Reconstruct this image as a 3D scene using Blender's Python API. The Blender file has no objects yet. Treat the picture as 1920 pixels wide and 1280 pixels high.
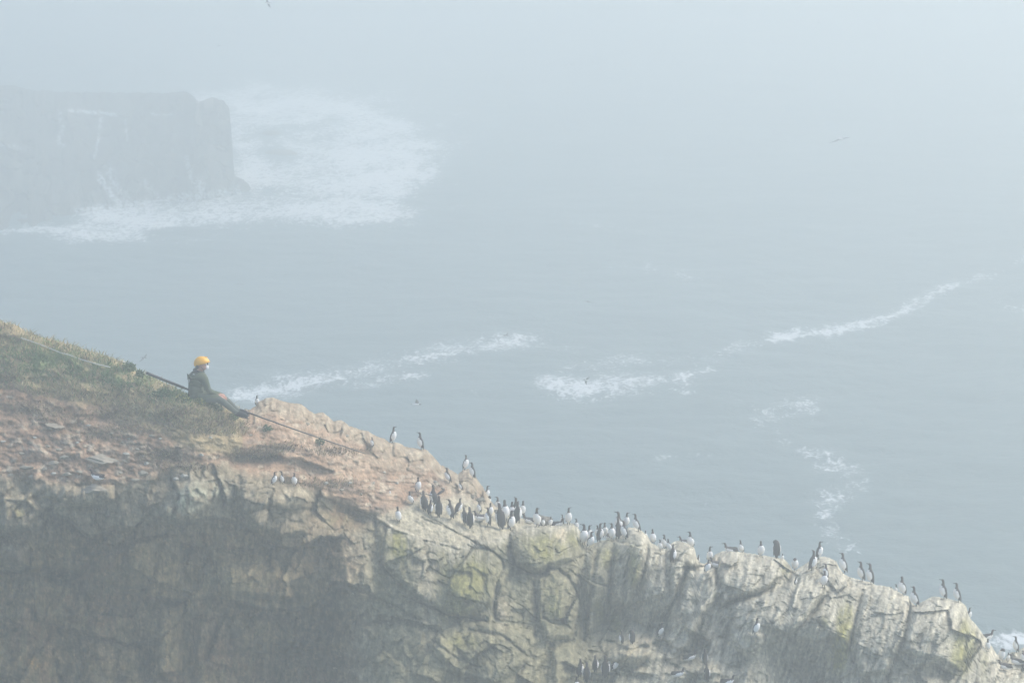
import bpy, bmesh, math, random
import numpy as np
from mathutils import Vector, Matrix

R = math.radians
random.seed(7); rng = np.random.default_rng(7)
scene = bpy.context.scene
col = scene.collection

# ------------------------------------------------------------------ camera
CAM_H, PITCH, FPX = 43.0, 12.0, 1920 * 100 / 36.0
cam_d = bpy.data.cameras.new("camera"); cam = bpy.data.objects.new("camera", cam_d); col.objects.link(cam)
cam.location = (0, 0, CAM_H); cam.rotation_euler = (R(90 - PITCH), 0, 0)
cam_d.lens = 100; cam_d.sensor_width = 36; cam_d.clip_start = 1; cam_d.clip_end = 12000
scene.camera = cam
# ------------------------------------------------------------------ world, sun, exposure
SUN_EL, SUN_AZ = R(46), R(70)           # azimuth from +Y towards +X
w = bpy.data.worlds.new("World"); scene.world = w; w.use_nodes = True
nt = w.node_tree; bg = nt.nodes["Background"]
sky = nt.nodes.new("ShaderNodeTexSky"); sky.sky_type = 'NISHITA'; sky.sun_disc = False
sky.sun_elevation = SUN_EL; sky.sun_rotation = SUN_AZ; sky.air_density = 1.0; sky.dust_density = 2.6; sky.ozone_density = 1.0
nt.links.new(sky.outputs[0], bg.inputs[0]); bg.inputs[1].default_value = 0.13
sd = bpy.data.lights.new("sun", 'SUN'); so = bpy.data.objects.new("sun", sd); col.objects.link(so)
sd.energy = 1.5; sd.angle = R(40); sd.color = (1.0, 0.96, 0.9)
dirv = Vector((math.sin(SUN_AZ) * math.cos(SUN_EL), math.cos(SUN_AZ) * math.cos(SUN_EL), math.sin(SUN_EL)))
so.rotation_euler = dirv.to_track_quat('Z', 'Y').to_euler()
vs = scene.view_settings; vs.view_transform = 'Standard'; vs.look = 'None'; vs.exposure = 0.83; vs.gamma = 1.0
scene.cycles.max_bounces = 6; scene.cycles.diffuse_bounces = 2; scene.cycles.volume_bounces = 2
scene.cycles.use_denoising = True
try: scene.cycles.denoiser = 'OPENIMAGEDENOISE'
except Exception: pass
HAZE_DENSITY = 0.0073

# ------------------------------------------------------------------ helpers
SP, CP = math.sin(R(PITCH)), math.cos(R(PITCH))
def P(u, v, t):
    """world point on the sight line through photo pixel (u,v) at forward distance t (arrays ok)"""
    u = np.asarray(u, float); v = np.asarray(v, float); t = np.asarray(t, float)
    dx = (u - 960) / FPX; dy = -(v - 640) / FPX
    return np.stack(np.broadcast_arrays(t * dx, t * (CP + dy * SP), CAM_H + t * (-SP + dy * CP)), -1)
def sea_t(v): return CAM_H / (SP + (np.asarray(v, float) - 640) / FPX * CP)
def sst(a, b, x):
    k = np.clip((x - a) / (b - a), 0, 1); return k * k * (3 - 2 * k)
_p = np.random.default_rng(3).permutation(256); _p = np.concatenate([_p, _p, _p])
_g = np.random.default_rng(4).normal(size=(256, 2)); _g /= np.linalg.norm(_g, axis=1)[:, None]
def pn(x, y):
    x, y = np.broadcast_arrays(np.asarray(x, float), np.asarray(y, float))
    xi = np.floor(x).astype(int); yi = np.floor(y).astype(int); xf = x - xi; yf = y - yi
    xi &= 255; yi &= 255
    def gr(i, j, dx, dy):
        g = _g[_p[_p[(xi + i) & 255] + ((yi + j) & 255)]]; return g[..., 0] * dx + g[..., 1] * dy
    s = xf ** 3 * (xf * (xf * 6 - 15) + 10); r = yf ** 3 * (yf * (yf * 6 - 15) + 10)
    a = gr(0, 0, xf, yf) * (1 - s) + gr(1, 0, xf - 1, yf) * s
    b = gr(0, 1, xf, yf - 1) * (1 - s) + gr(1, 1, xf - 1, yf - 1) * s
    return (a * (1 - r) + b * r) * 1.5
def fbm(x, y, o=4, gain=.5):
    t = 0; a = 1; n = 0
    for k in range(o):
        t = t + a * pn(x * 2 ** k + 17.3 * k, y * 2 ** k + 9.1 * k); n += a; a *= gain
    return t / n
def ridged(x, y, o=4):
    t = 0; a = 1; n = 0
    for k in range(o):
        t = t + a * (1 - np.abs(pn(x * 2 ** k + 5.3 * k, y * 2 ** k + 3.1 * k)) * 2); n += a; a *= .5
    return t / n
def voro(x, y, seed=0):
    """jittered cells: returns faceted offset (random height + random tilt), edge distance, cell value"""
    xi = np.floor(x).astype(int); yi = np.floor(y).astype(int)
    r = np.random.default_rng(100 + seed); T = r.random((256, 5))
    d1 = np.full(x.shape, 9.); d2 = np.full(x.shape, 9.); off = np.zeros(x.shape); val = np.zeros(x.shape)
    for i in (-1, 0, 1):
        for j in (-1, 0, 1):
            h = _p[_p[(xi + i) & 255] + ((yi + j) & 255)]
            t = T[h]; cx = xi + i + .15 + .7 * t[..., 0]; cy = yi + j + .15 + .7 * t[..., 1]
            dx = x - cx; dy = y - cy; d = np.hypot(dx, dy)
            o = (t[..., 2] - .5) + (t[..., 3] - .5) * 1.6 * dx + (t[..., 4] - .3) * 1.4 * dy
            m = d < d1
            d2 = np.where(m, d1, np.minimum(d2, d)); off = np.where(m, o, off); val = np.where(m, t[..., 2], val); d1 = np.where(m, d, d1)
    return off, d2 - d1, val
def seg_dist(u, v, pts, sy=1.0):
    d = np.full(u.shape, 1e9)
    for (ax, ay), (bx, by) in zip(pts[:-1], pts[1:]):
        wx, wy = bx - ax, (by - ay) * sy; px, py = u - ax, (v - ay) * sy
        k = np.clip((px * wx + py * wy) / (wx * wx + wy * wy + 1e-9), 0, 1)
        d = np.minimum(d, np.hypot(px - k * wx, py - k * wy))
    return d
def ell(u, v, c):
    cu, cv, ru, rv, a = c[:5]; rot = R(c[5]) if len(c) > 5 else 0
    du, dv = u - cu, v - cv
    x = du * math.cos(rot) + dv * math.sin(rot); y = -du * math.sin(rot) + dv * math.cos(rot)
    return a * np.exp(-((x / ru) ** 2 + (y / rv) ** 2))

def tag(o, label=None, cat=None, group=None, kind=None):
    if label: o["label"] = label
    if cat: o["category"] = cat
    if group: o["group"] = group
    if kind: o["kind"] = kind
    return o
def mesh_obj(name, verts, faces, mats, parent=None, smooth=True, midx=None, vcol=None, loc=None, rz=None):
    me = bpy.data.meshes.new(name)
    me.from_pydata([tuple(v) for v in verts], [], [tuple(f) for f in faces])
    for m in (mats if isinstance(mats, (list, tuple)) else [mats]): me.materials.append(m)
    if midx is not None: me.polygons.foreach_set("material_index", np.asarray(midx, np.int32))
    if smooth: me.polygons.foreach_set("use_smooth", np.ones(len(me.polygons), bool))
    if vcol is not None:
        ca = me.color_attributes.new("Col", 'FLOAT_COLOR', 'POINT')
        c = np.ones((len(verts), 4), np.float32); c[:, :3] = vcol; ca.data.foreach_set("color", c.ravel())
    me.update()
    o = bpy.data.objects.new(name, me); col.objects.link(o)
    if parent: o.parent = parent
    if loc is not None: o.location = loc
    if rz is not None: o.rotation_euler.z = rz
    return o
def grid_obj(name, V, mat, vcol=None, attr=None, smooth=True):
    """V: (rows, cols, 3) vertex array -> quad sheet, fast"""
    nr, nc = V.shape[:2]; me = bpy.data.meshes.new(name)
    idx = np.arange(nr * nc, dtype=np.int32).reshape(nr, nc)
    q = np.stack([idx[:-1, :-1], idx[1:, :-1], idx[1:, 1:], idx[:-1, 1:]], -1).reshape(-1, 4)
    me.vertices.add(nr * nc); me.vertices.foreach_set("co", V.reshape(-1).astype(np.float32))
    me.loops.add(q.size); me.loops.foreach_set("vertex_index", q.ravel())
    me.polygons.add(len(q)); me.polygons.foreach_set("loop_start", np.arange(0, q.size, 4, dtype=np.int32))
    me.polygons.foreach_set("loop_total", np.full(len(q), 4, np.int32))
    me.polygons.foreach_set("use_smooth", np.full(len(q), smooth, bool))
    me.update(calc_edges=True)
    if vcol is not None:
        ca = me.color_attributes.new("Col", 'FLOAT_COLOR', 'POINT')
        c = np.ones((nr * nc, 4), np.float32); c[:, :3] = vcol.reshape(-1, 3); ca.data.foreach_set("color", c.ravel())
    if attr is not None:
        a = me.attributes.new("foam", 'FLOAT', 'POINT'); a.data.foreach_set("value", attr.ravel().astype(np.float32))
    me.materials.append(mat)
    o = bpy.data.objects.new(name, me); col.objects.link(o); return o

# ------------------------------------------------------------------ materials
def new_mat(name):
    m = bpy.data.materials.new(name); m.use_nodes = True; return m, m.node_tree.nodes, m.node_tree.links
def plain(name, c, rough=.6, var=.25, scale=8., spec=.3):
    m, N, L = new_mat(name); b = N["Principled BSDF"]
    tc = N.new("ShaderNodeTexCoord"); no = N.new("ShaderNodeTexNoise"); no.inputs["Scale"].default_value = scale; no.inputs["Detail"].default_value = 4
    mp = N.new("ShaderNodeMapRange"); mp.inputs[3].default_value = 1 - var; mp.inputs[4].default_value = 1 + var
    mx = N.new("ShaderNodeMix"); mx.data_type = 'RGBA'; mx.blend_type = 'MULTIPLY'; mx.inputs[0].default_value = 1
    L.new(tc.outputs["Object"], no.inputs["Vector"]); L.new(no.outputs["Fac"], mp.inputs[0])
    mx.inputs[6].default_value = (*c, 1); L.new(mp.outputs[0], mx.inputs[7]); L.new(mx.outputs[2], b.inputs["Base Color"])
    b.inputs["Roughness"].default_value = rough; b.inputs["Specular IOR Level"].default_value = spec
    return m
def vcol_mat(name, rough=.9, bump=.0, fine=None):
    m, N, L = new_mat(name); b = N["Principled BSDF"]
    at = N.new("ShaderNodeAttribute"); at.attribute_name = "Col"
    b.inputs["Roughness"].default_value = rough; b.inputs["Specular IOR Level"].default_value = .15
    if not fine: L.new(at.outputs["Color"], b.inputs["Base Color"]); return m
    tc = N.new("ShaderNodeTexCoord"); src = None
    for k, (sc, st) in enumerate(fine):
        mpn = N.new("ShaderNodeMapping"); mpn.inputs["Scale"].default_value = (sc, sc * .8, sc * st); mpn.inputs["Rotation"].default_value = (0, R(14), 0)
        no = N.new("ShaderNodeTexNoise"); no.inputs["Scale"].default_value = 1; no.inputs["Detail"].default_value = 6; no.inputs["Roughness"].default_value = .65
        L.new(tc.outputs["Object"], mpn.inputs["Vector"]); L.new(mpn.outputs[0], no.inputs["Vector"])
        mr = N.new("ShaderNodeMapRange"); mr.inputs[1].default_value = .25; mr.inputs[2].default_value = .75; mr.inputs[3].default_value = .55; mr.inputs[4].default_value = 1.5
        L.new(no.outputs["Fac"], mr.inputs[0])
        mx = N.new("ShaderNodeMix"); mx.data_type = 'RGBA'; mx.blend_type = 'MULTIPLY'; mx.inputs[0].default_value = .8
        L.new(src or at.outputs["Color"], mx.inputs[6]); L.new(mr.outputs[0], mx.inputs[7]); src = mx.outputs[2]
    L.new(src, b.inputs["Base Color"])
    bp = N.new("ShaderNodeBump"); bp.inputs["Strength"].default_value = .8; bp.inputs["Distance"].default_value = bump
    L.new(no.outputs["Fac"], bp.inputs["Height"]); L.new(bp.outputs[0], b.inputs["Normal"])
    return m
M_ROCK = vcol_mat("cliff_rock", .9, .03, [(9, .55), (28, .5)])
M_STACK = vcol_mat("stack_rock", .9, .2, [(.7, .3), (3, .4)])
M_STONE = plain("stone", (.30, .27, .21), .9, .45, 14)
M_STONE2 = plain("pale_stone", (.42, .41, .36), .9, .35, 14)
M_BOULD = plain("brown_boulder", (.20, .18, .14), .9, .4, 10)
M_GRASS = vcol_mat("grass_blades", .8)
M_BACK = plain("bird_back", (.030, .023, .020), .6, .25, 20)
M_HEAD = plain("bird_head", (.060, .038, .030), .6, .2, 20)
M_WHITE = plain("bird_belly", (.90, .89, .86), .7, .06, 20)
M_FOOT = plain("bird_foot", (.03, .028, .025), .5, .1, 20)
M_OLIVE = plain("jacket_cloth", (.095, .115, .07), .9, .45, 9)
M_TROUS = plain("trouser_cloth", (.12, .135, .11), .9, .25, 12)
M_SKIN = plain("skin", (.50, .27, .20), .5, .08, 12)
M_HELM = plain("helmet_shell", (.90, .46, .015), .35, .05, 5, .5)
M_MASK = plain("mask_fabric", (.85, .85, .86), .8, .04, 20)
M_DARK = plain("dark_webbing", (.015, .015, .018), .7, .2, 20)
M_POLE = plain("pole_black", (.014, .015, .017), .4, .2, 3, .5)
M_METAL = plain("metal", (.70, .70, .70), .3, .1, 5); M_METAL.node_tree.nodes["Principled BSDF"].inputs["Metallic"].default_value = .8
M_ROPE = plain("rope_fibre", (.60, .60, .56), .8, .2, 30)
M_BOOT = plain("boot_rubber", (.02, .022, .025), .7, .2, 20)

# ------------------------------------------------------------------ sea
def sea_material():
    m, N, L = new_mat("sea_water"); b = N["Principled BSDF"]
    at = N.new("ShaderNodeAttribute"); at.attribute_name = "foam"
    geo = N.new("ShaderNodeNewGeometry")
    def noise(scale, sx, det, rough, dist=0):
        mp = N.new("ShaderNodeMapping"); mp.inputs["Scale"].default_value = (scale * sx, scale * .5, scale); mp.inputs["Rotation"].default_value = (0, 0, R(-12))
        n = N.new("ShaderNodeTexNoise"); n.inputs["Scale"].default_value = 1; n.inputs["Detail"].default_value = det; n.inputs["Roughness"].default_value = rough; n.inputs["Distortion"].default_value = dist
        L.new(geo.outputs["Position"], mp.inputs[0]); L.new(mp.outputs[0], n.inputs["Vector"]); return n.outputs["Fac"]
    n1 = noise(.32, 1.2, 7, .62, 3.0); n2 = noise(1.6, 1.0, 5, .6, .8)
    def M(op, a, bb):
        x = N.new("ShaderNodeMath"); x.operation = op
        for i, s in enumerate((a, bb)):
            if s is None: continue
            if hasattr(s, "links"): L.new(s, x.inputs[i])
            else: x.inputs[i].default_value = s
        return x.outputs[0]
    rid = M('MULTIPLY', M('ABSOLUTE', M('SUBTRACT', n1, .5), None), 4.2)      # filaments: small near the 0.5 contour
    fil = M('SUBTRACT', 1.0, rid)
    n3 = noise(.14, 1.0, 4, .55, .6); n4 = noise(4.5, 1.0, 4, .6, .4); n5 = noise(.045, .8, 4, .6, 1.2)
    mix = M('ADD', M('ADD', M('MULTIPLY', fil, .6), M('MULTIPLY', M('SUBTRACT', n2, .5), 3.0)), M('ADD', M('ADD', M('MULTIPLY', M('SUBTRACT', n3, .5), 2.3), M('MULTIPLY', M('SUBTRACT', n5, .5), 1.0)), M('MULTIPLY', M('SUBTRACT', n4, .5), 2.4)))
    s = M('ADD', M('MULTIPLY', at.outputs["Fac"], 1.3), mix)
    mr = N.new("ShaderNodeMapRange"); mr.interpolation_type = 'SMOOTHSTEP'; mr.inputs[1].default_value = .95; mr.inputs[2].default_value = 1.95
    L.new(s, mr.inputs[0])
    gate = N.new("ShaderNodeMapRange"); gate.inputs[1].default_value = .03; gate.inputs[2].default_value = .22; L.new(at.outputs["Fac"], gate.inputs[0])
    foam = M('MULTIPLY', mr.outputs[0], gate.outputs[0])
    mx = N.new("ShaderNodeMix"); mx.data_type = 'RGBA'; mx.inputs[6].default_value = (.022, .084, .098, 1); mx.inputs[7].default_value = (.92, .95, .97, 1)
    L.new(foam, mx.inputs[0]); L.new(mx.outputs[2], b.inputs["Base Color"])
    rr = N.new("ShaderNodeMapRange"); rr.inputs[3].default_value = .38; rr.inputs[4].default_value = .9; L.new(foam, rr.inputs[0]); L.new(rr.outputs[0], b.inputs["Roughness"])
    nb = noise(.9, .6, 6, .7, .3); nb2 = noise(.16, .5, 3, .5)
    h = M('ADD', M('MULTIPLY', nb, .42), M('MULTIPLY', nb2, 1.3))
    bp = N.new("ShaderNodeBump"); bp.inputs["Strength"].default_value = 1; bp.inputs["Distance"].default_value = .9
    L.new(h, bp.inputs["Height"]); L.new(bp.outputs[0], b.inputs["Normal"])
    return m
FOAM_E = [(620,240,120,50,1.1),(540,205,90,32,.8),(660,290,130,42,.95),(600,352,150,32,1.1),(470,388,200,26,1.25),(290,402,150,24,1.25),
  (160,432,105,15,1.1),(240,450,150,11,.75),(50,437,50,7,.8),(710,350,70,25,.6),(745,318,55,22,.75),(640,412,120,18,.7),(735,402,60,11,.55),
  (500,170,160,16,.4),(700,182,60,14,.25),(385,190,28,12,.8),(470,330,30,40,.9),(795,272,60,5,.45),(450,235,25,45,.9),(800,325,14,18,.45),
  (220,385,40,14,.8),(375,368,40,14,.8),(525,287,40,15,-1.1),(508,248,22,8,-.9),(690,330,45,10,-.4),(600,320,30,6,-.3),(690,372,40,6,-.4),
  (1870,1198,55,14,.9),(1915,1188,40,16,.7),(1868,1202,20,6,-.6),(1540,1012,50,22,.22),(1590,1030,25,10,.3),(300,508,22,4,.35),(265,512,14,3,.25),
  (590,270,240,120,.25),(1405,647,60,7,.6),(1090,684,50,8,.35),(560,716,60,7,.25)]
FOAM_S = [([(440,735),(520,722),(600,706),(680,692),(760,672),(840,660),(900,650),(960,642),(1020,641),(1075,650)],10,.86),
  ([(470,748),(560,730),(640,716),(700,706),(790,703)],6,.5),([(850,727),(900,732),(950,736)],4,.5),
  ([(1035,722),(1090,731),(1150,722),(1230,712),(1290,702),(1335,690)],14,.80),([(1060,690),(1110,680),(1180,673),(1250,670)],10,.62),
  ([(1250,672),(1320,668),(1400,646),(1450,634),(1500,622),(1580,613),(1640,605),(1690,590),(1722,565),(1770,546),(1830,521),(1900,492),(2000,470)],7,.86),
  ([(1170,742),(1300,738)],5,.3),([(1330,702),(1350,730),(1390,752),(1430,775)],6,.42),([(560,728),(620,722),(700,716)],6,.5),([(1380,650),(1440,640)],6,.7),([(1420,792),(1440,775),(1480,762),(1530,768)],11,.55),
  ([(1465,800),(1480,825),(1520,842)],8,.5),([(1545,858),(1590,880),(1605,900),(1560,930),(1540,955)],14,.56),([(1530,965),(1560,1000),(1600,1035)],13,.5),
  ([(1218,860),(1270,855),(1330,850)],3,.34),([(1050,412),(1150,425),(1250,438)],4,.4),([(850,192),(905,184)],4,.3),([(985,382),(1010,392)],4,.35),
  ([(815,398),(865,384)],4,.35),([(1760,36),(1920,10)],5,.35),([(1450,330),(1520,320)],3,.2),([(1100,930),(1180,945)],4,.25),([(1290,930),(1330,940)],4,.28)]
def build_sea():
    cu = np.concatenate([[-60000,-20000,-8000,-4000,-2000,-1000,-400], np.arange(-200, 2120, 4.), [2400,3000,4500,8000,20000,60000]])
    rv = np.concatenate([[-481,-470,-440,-400,-330,-250,-180,-120,-80], np.arange(-50, 1330, 3.), [1400,1600,2000,3000,6000,20000]])
    U, V = np.meshgrid(cu, rv)
    t = sea_t(V); W = P(U, V, t); W[..., 2] = 0
    x, y = W[..., 0], W[..., 1]
    near = np.exp(-(t / 900.) ** 2)
    W[..., 2] = near * (.55 * fbm(x * .045 + y * .01, y * .06, 3) + .22 * fbm(x * .2, y * .3 + x * .05, 3))
    F = np.zeros_like(U)
    wu = U + 14 * fbm(x * .12, y * .05, 3) * 1.5; wv = V + 7 * fbm(x * .15 + 40, y * .06, 3)
    for c in FOAM_E: F += ell(wu, wv, c)
    for pts, wd, s in FOAM_S: F = np.maximum(F, .86 * s * (1 - .45 * sst(1650, 1950, wu)) * np.exp(-(seg_dist(wu, wv, pts, 1.3) / (wd * 2.1)) ** 2) * (1 + .55 * fbm(x * .1 + 9, y * .08, 3)))
    F += .42 * sst(.22, .6, fbm(x * .035 + 5, y * .02, 4)) * near
    F = np.clip(F, 0, .95) * (1 - .42 * sst(.05, .4, fbm(x * .045 + 3 + y * .01, y * .03, 4)) * (V < 480) * sst(250, 450, U))
    o = grid_obj("sea", W, sea_material(), attr=F); tag(o, "grey green sea with white foam streaks below the cliff", None, None, "structure")
build_sea()

# ------------------------------------------------------------------ sea stack far off in the fog
def build_stack():
    top = np.array([(-420,140),(-100,152),(0,160),(100,172),(180,174),(355,174),(366,183),(375,190),(385,186),(398,182),(420,188),(430,203),(435,262),(439,330),(455,336),(466,345),(472,356)], float)
    bot = np.array([(-420,440),(0,434),(60,431),(110,408),(180,395),(215,392),(260,388),(330,374),(370,378),(440,364),(472,358)], float)
    U = np.arange(-420, 473, 2.0); nr = 130
    c = np.interp(U, top[:,0], top[:,1]) + (6 * fbm(U / 40, U * 0, 4) + 3 * fbm(U / 11, U * 0 + 4, 2)) * (U < 425); b = np.interp(U, bot[:,0], bot[:,1]); c = np.minimum(c, b - 1)
    s = np.linspace(0, 1, nr)[:, None]; V = c + s * (b - c); UU = np.broadcast_to(U, V.shape)
    tb = sea_t(b)
    hgt = (b - V) * tb / FPX
    t = tb + hgt * .12
    wu = UU / 40 + fbm(UU / 60, V / 60, 2)
    o1, e1, _ = voro(wu, V / 75 + fbm(UU / 50, V / 50, 2), 1); o2, e2, _ = voro(UU / 17 + V / 60, V / 30, 2)
    dep = -o1 * 3.0 - o2 * 1.2 + 1.0 * np.exp(-(e1 / .06) ** 2) - 1.2 * ridged(UU / 60, V / 200, 4)
    for cc in [(60,300,60,90,5),(300,240,60,40,1.5),(390,300,40,90,-2.5),(220,300,60,70,-2),(440,350,30,12,-1.5),(10,390,60,30,3)]: dep = dep + ell(UU, V, cc)
    t = t + dep * np.minimum(1, hgt / 1.5 + .2) + 2.5 * np.exp(-(V - c) / 6)
    t = t + np.interp(UU, [-400, 0, 200, 330, 366], [55, 50, 38, 12, 0]) * (1 - s) ** 1.3
    W = P(UU, V, t)
    top_row = W[0]
    back = []
    for k, (dy, f) in enumerate([(1,.97),(3,.9),(6,.8),(12,.6),(18,.35),(23,.08),(25,-.1)]):
        dy = dy * np.clip(top_row[:,2] / 12, .02, 1); r = top_row.copy(); k = (r[:,1] + dy) / r[:,1] * (1 - (.004 * dy)); r[:,0] = r[:,0] * k + -(1 - .985) * 0 - dy * .12; r[:,1] += dy; r[:,2] = top_row[:,2] * f; back.append(r)
    bottom = W[-1].copy(); bottom[:,2] = -1.5
    A = np.concatenate([np.array(back[::-1]), W, bottom[None]])
    base = np.array([.085,.08,.07]); C = np.ones(A.shape) * base
    nb = len(back); white = np.zeros(V.shape)
    wv = V + 4 * fbm(UU / 12, V / 12, 2); wuu = UU + 5 * fbm(UU / 20 + 7, V / 12, 3)
    for pts, wd, st in [([(128,207),(170,210),(218,216)],2.2,.9),([(190,222),(186,255),(177,298)],2.4,.6),([(234,222),(238,262)],2.5,.35),([(112,212),(118,240),(108,268),(118,272)],5,.35),
        ([(186,330),(205,360),(230,388)],5,.9),([(205,318),(215,345),(240,380)],9,.35),([(268,340),(290,365),(300,385)],8,.3),([(350,298),(362,338),(378,362)],4,.6),([(372,345),(385,378)],12,.5),
        ([(285,214),(320,216)],2,.35),([(0,272),(45,280)],5,.25),([(365,176),(372,190)],3,.5),([(440,350),(450,360)],6,.4),([(150,398),(240,390)],9,.9),([(240,388),(330,374),(440,362)],8,.85)]:
        white = np.maximum(white, st * np.exp(-(seg_dist(wuu, wv, pts) / wd) ** 2) * np.clip(.7 + 2.0 * fbm(UU / 6, V / 5, 3), .1, 1.3))
    white = np.clip(white * 1.8, 0, 1)[..., None]
    C[nb:nb+nr] = (base * (1 + 1.1 * fbm(UU / 30, V / 60, 5) + .6 * o1)[..., None]) * (1 - white) + np.array([.8,.83,.85]) * white
    o = grid_obj("sea_stack", A, M_STACK, vcol=C); tag(o, "dark rocky headland standing in white surf, faint in the fog", None, None, "structure")
build_stack()

# ------------------------------------------------------------------ the near cliff
CREST = np.array([(-420,560),(-100,590),(0,602),(10,605),(30,609),(50,622),(75,631),(100,637),(130,646),(160,655),(190,664),(215,672),(235,682),(250,693),(262,698),(275,703),(300,713),(320,724),(345,735),
 (380,748),(410,757),(440,765),(465,769),(478,762),(486,752),(500,746),(512,745),(530,752),(545,755),(565,757),(580,770),(590,775),(605,773),(618,782),(625,790),(640,787),(655,798),(675,805),(690,808),(705,817),(720,822),(730,829),(745,829),
 (760,837),(780,840),(800,843),(810,852),(818,862),(826,872),(840,877),(852,885),(859,889),(864,884),(868,880),(880,878),(890,888),(896,900),(905,912),(912,925),(918,935),(928,948),(945,956),(965,965),(985,974),(1005,982),
 (1040,985),(1055,981),(1075,980),(1085,990),(1093,1006),(1110,1018),(1125,1014),(1150,1008),(1170,1000),(1178,988),(1191,989),(1203,994),(1214,1004),(1221,1017),(1232,1022),(1247,1029),(1256,1022),(1262,1015),(1272,1013),(1291,1017),(1302,1026),(1306,1042),(1312,1054),
 (1322,1056),(1333,1050),(1339,1040),(1354,1033),(1370,1032),(1395,1035),(1420,1039),(1453,1044),(1470,1047),(1480,1058),(1487,1069),(1499,1064),(1516,1052),(1531,1047),(1541,1042),(1556,1045),(1568,1052),(1574,1064),(1583,1076),(1597,1083),(1612,1086),(1633,1091),
 (1641,1096),(1654,1097),(1670,1100),(1683,1108),(1695,1115),(1704,1117),(1707,1125),(1716,1134),(1722,1133),(1729,1127),(1741,1121),(1751,1117),(1770,1120),(1801,1127),(1811,1134),(1815,1149),(1821,1161),(1833,1174),(1843,1188),(1852,1198),(1860,1212),(1870,1226),
 (1882,1237),(1890,1230),(1896,1222),(1910,1221),(1917,1214),(1945,1203),(2000,1210),(2300,1320)], float)
RB = np.array([(-420,560,57.5),(-420,900,54),(-420,1280,55),(-420,1560,56),(0,602,55.6),(0,750,54.2),(0,900,52.9),(0,980,52.7),(0,1060,53.2),(0,1280,53.6),(0,1520,54),
 (200,668,55.1),(200,800,53.8),(200,925,52.9),(200,1000,53.3),(200,1120,53.6),(200,1280,53.9),(200,1520,54.5),(380,750,54.3),(380,830,53.9),(400,890,54.0),(400,960,54.1),(400,1050,54.5),(400,1150,54.7),(400,1280,54.9),(400,1520,55.2),
 (480,760,56.0),(520,810,55.6),(545,905,55.5),(550,960,55.5),(550,1100,55.8),(550,1180,56.0),(550,1280,56.1),(550,1520,56),(610,780,57.3),(620,860,56.8),(630,940,56.5),(650,1020,56.6),(650,1130,56.5),(650,1280,57),(650,1520,57),
 (740,830,59.2),(740,900,58.6),(745,960,57.7),(720,990,57.2),(720,1150,56.9),(720,1300,56.8),(850,880,60.2),(850,930,59.3),(850,1010,57.8),(850,1060,57.3),(850,1280,56.9),(850,1520,57),(950,962,60),(940,1000,58.6),(955,1040,58.0),(950,1280,57.2),
 (1040,985,60),(1040,1020,58.9),(1040,1160,58.6),(1040,1280,58.0),(1120,1015,60),(1120,1080,59.2),(1120,1190,59.4),(1120,1250,58.6),(1200,994,60),(1200,1050,59.2),(1200,1180,59.3),(1200,1230,58.6),(1200,1520,57.4),
 (1300,1030,60),(1300,1100,59),(1300,1220,58.8),(1300,1250,58.4),(1300,1520,57.8),(1400,1036,59.8),(1400,1090,58.9),(1400,1190,58.0),(1400,1280,57.7),(1530,1050,59.8),(1530,1110,58.7),(1530,1190,57.9),(1510,1250,58.9),(1530,1520,58),
 (1650,1097,59.4),(1650,1140,58.6),(1650,1280,57.8),(1780,1122,59.2),(1780,1165,58.4),(1780,1280,57.7),(1780,1520,57.6),(1850,1198,59.8),(1850,1280,58.9),(1905,1222,60.4),(1905,1280,59.6),(2300,1320,61),(2300,1520,59.5)], float)
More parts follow.
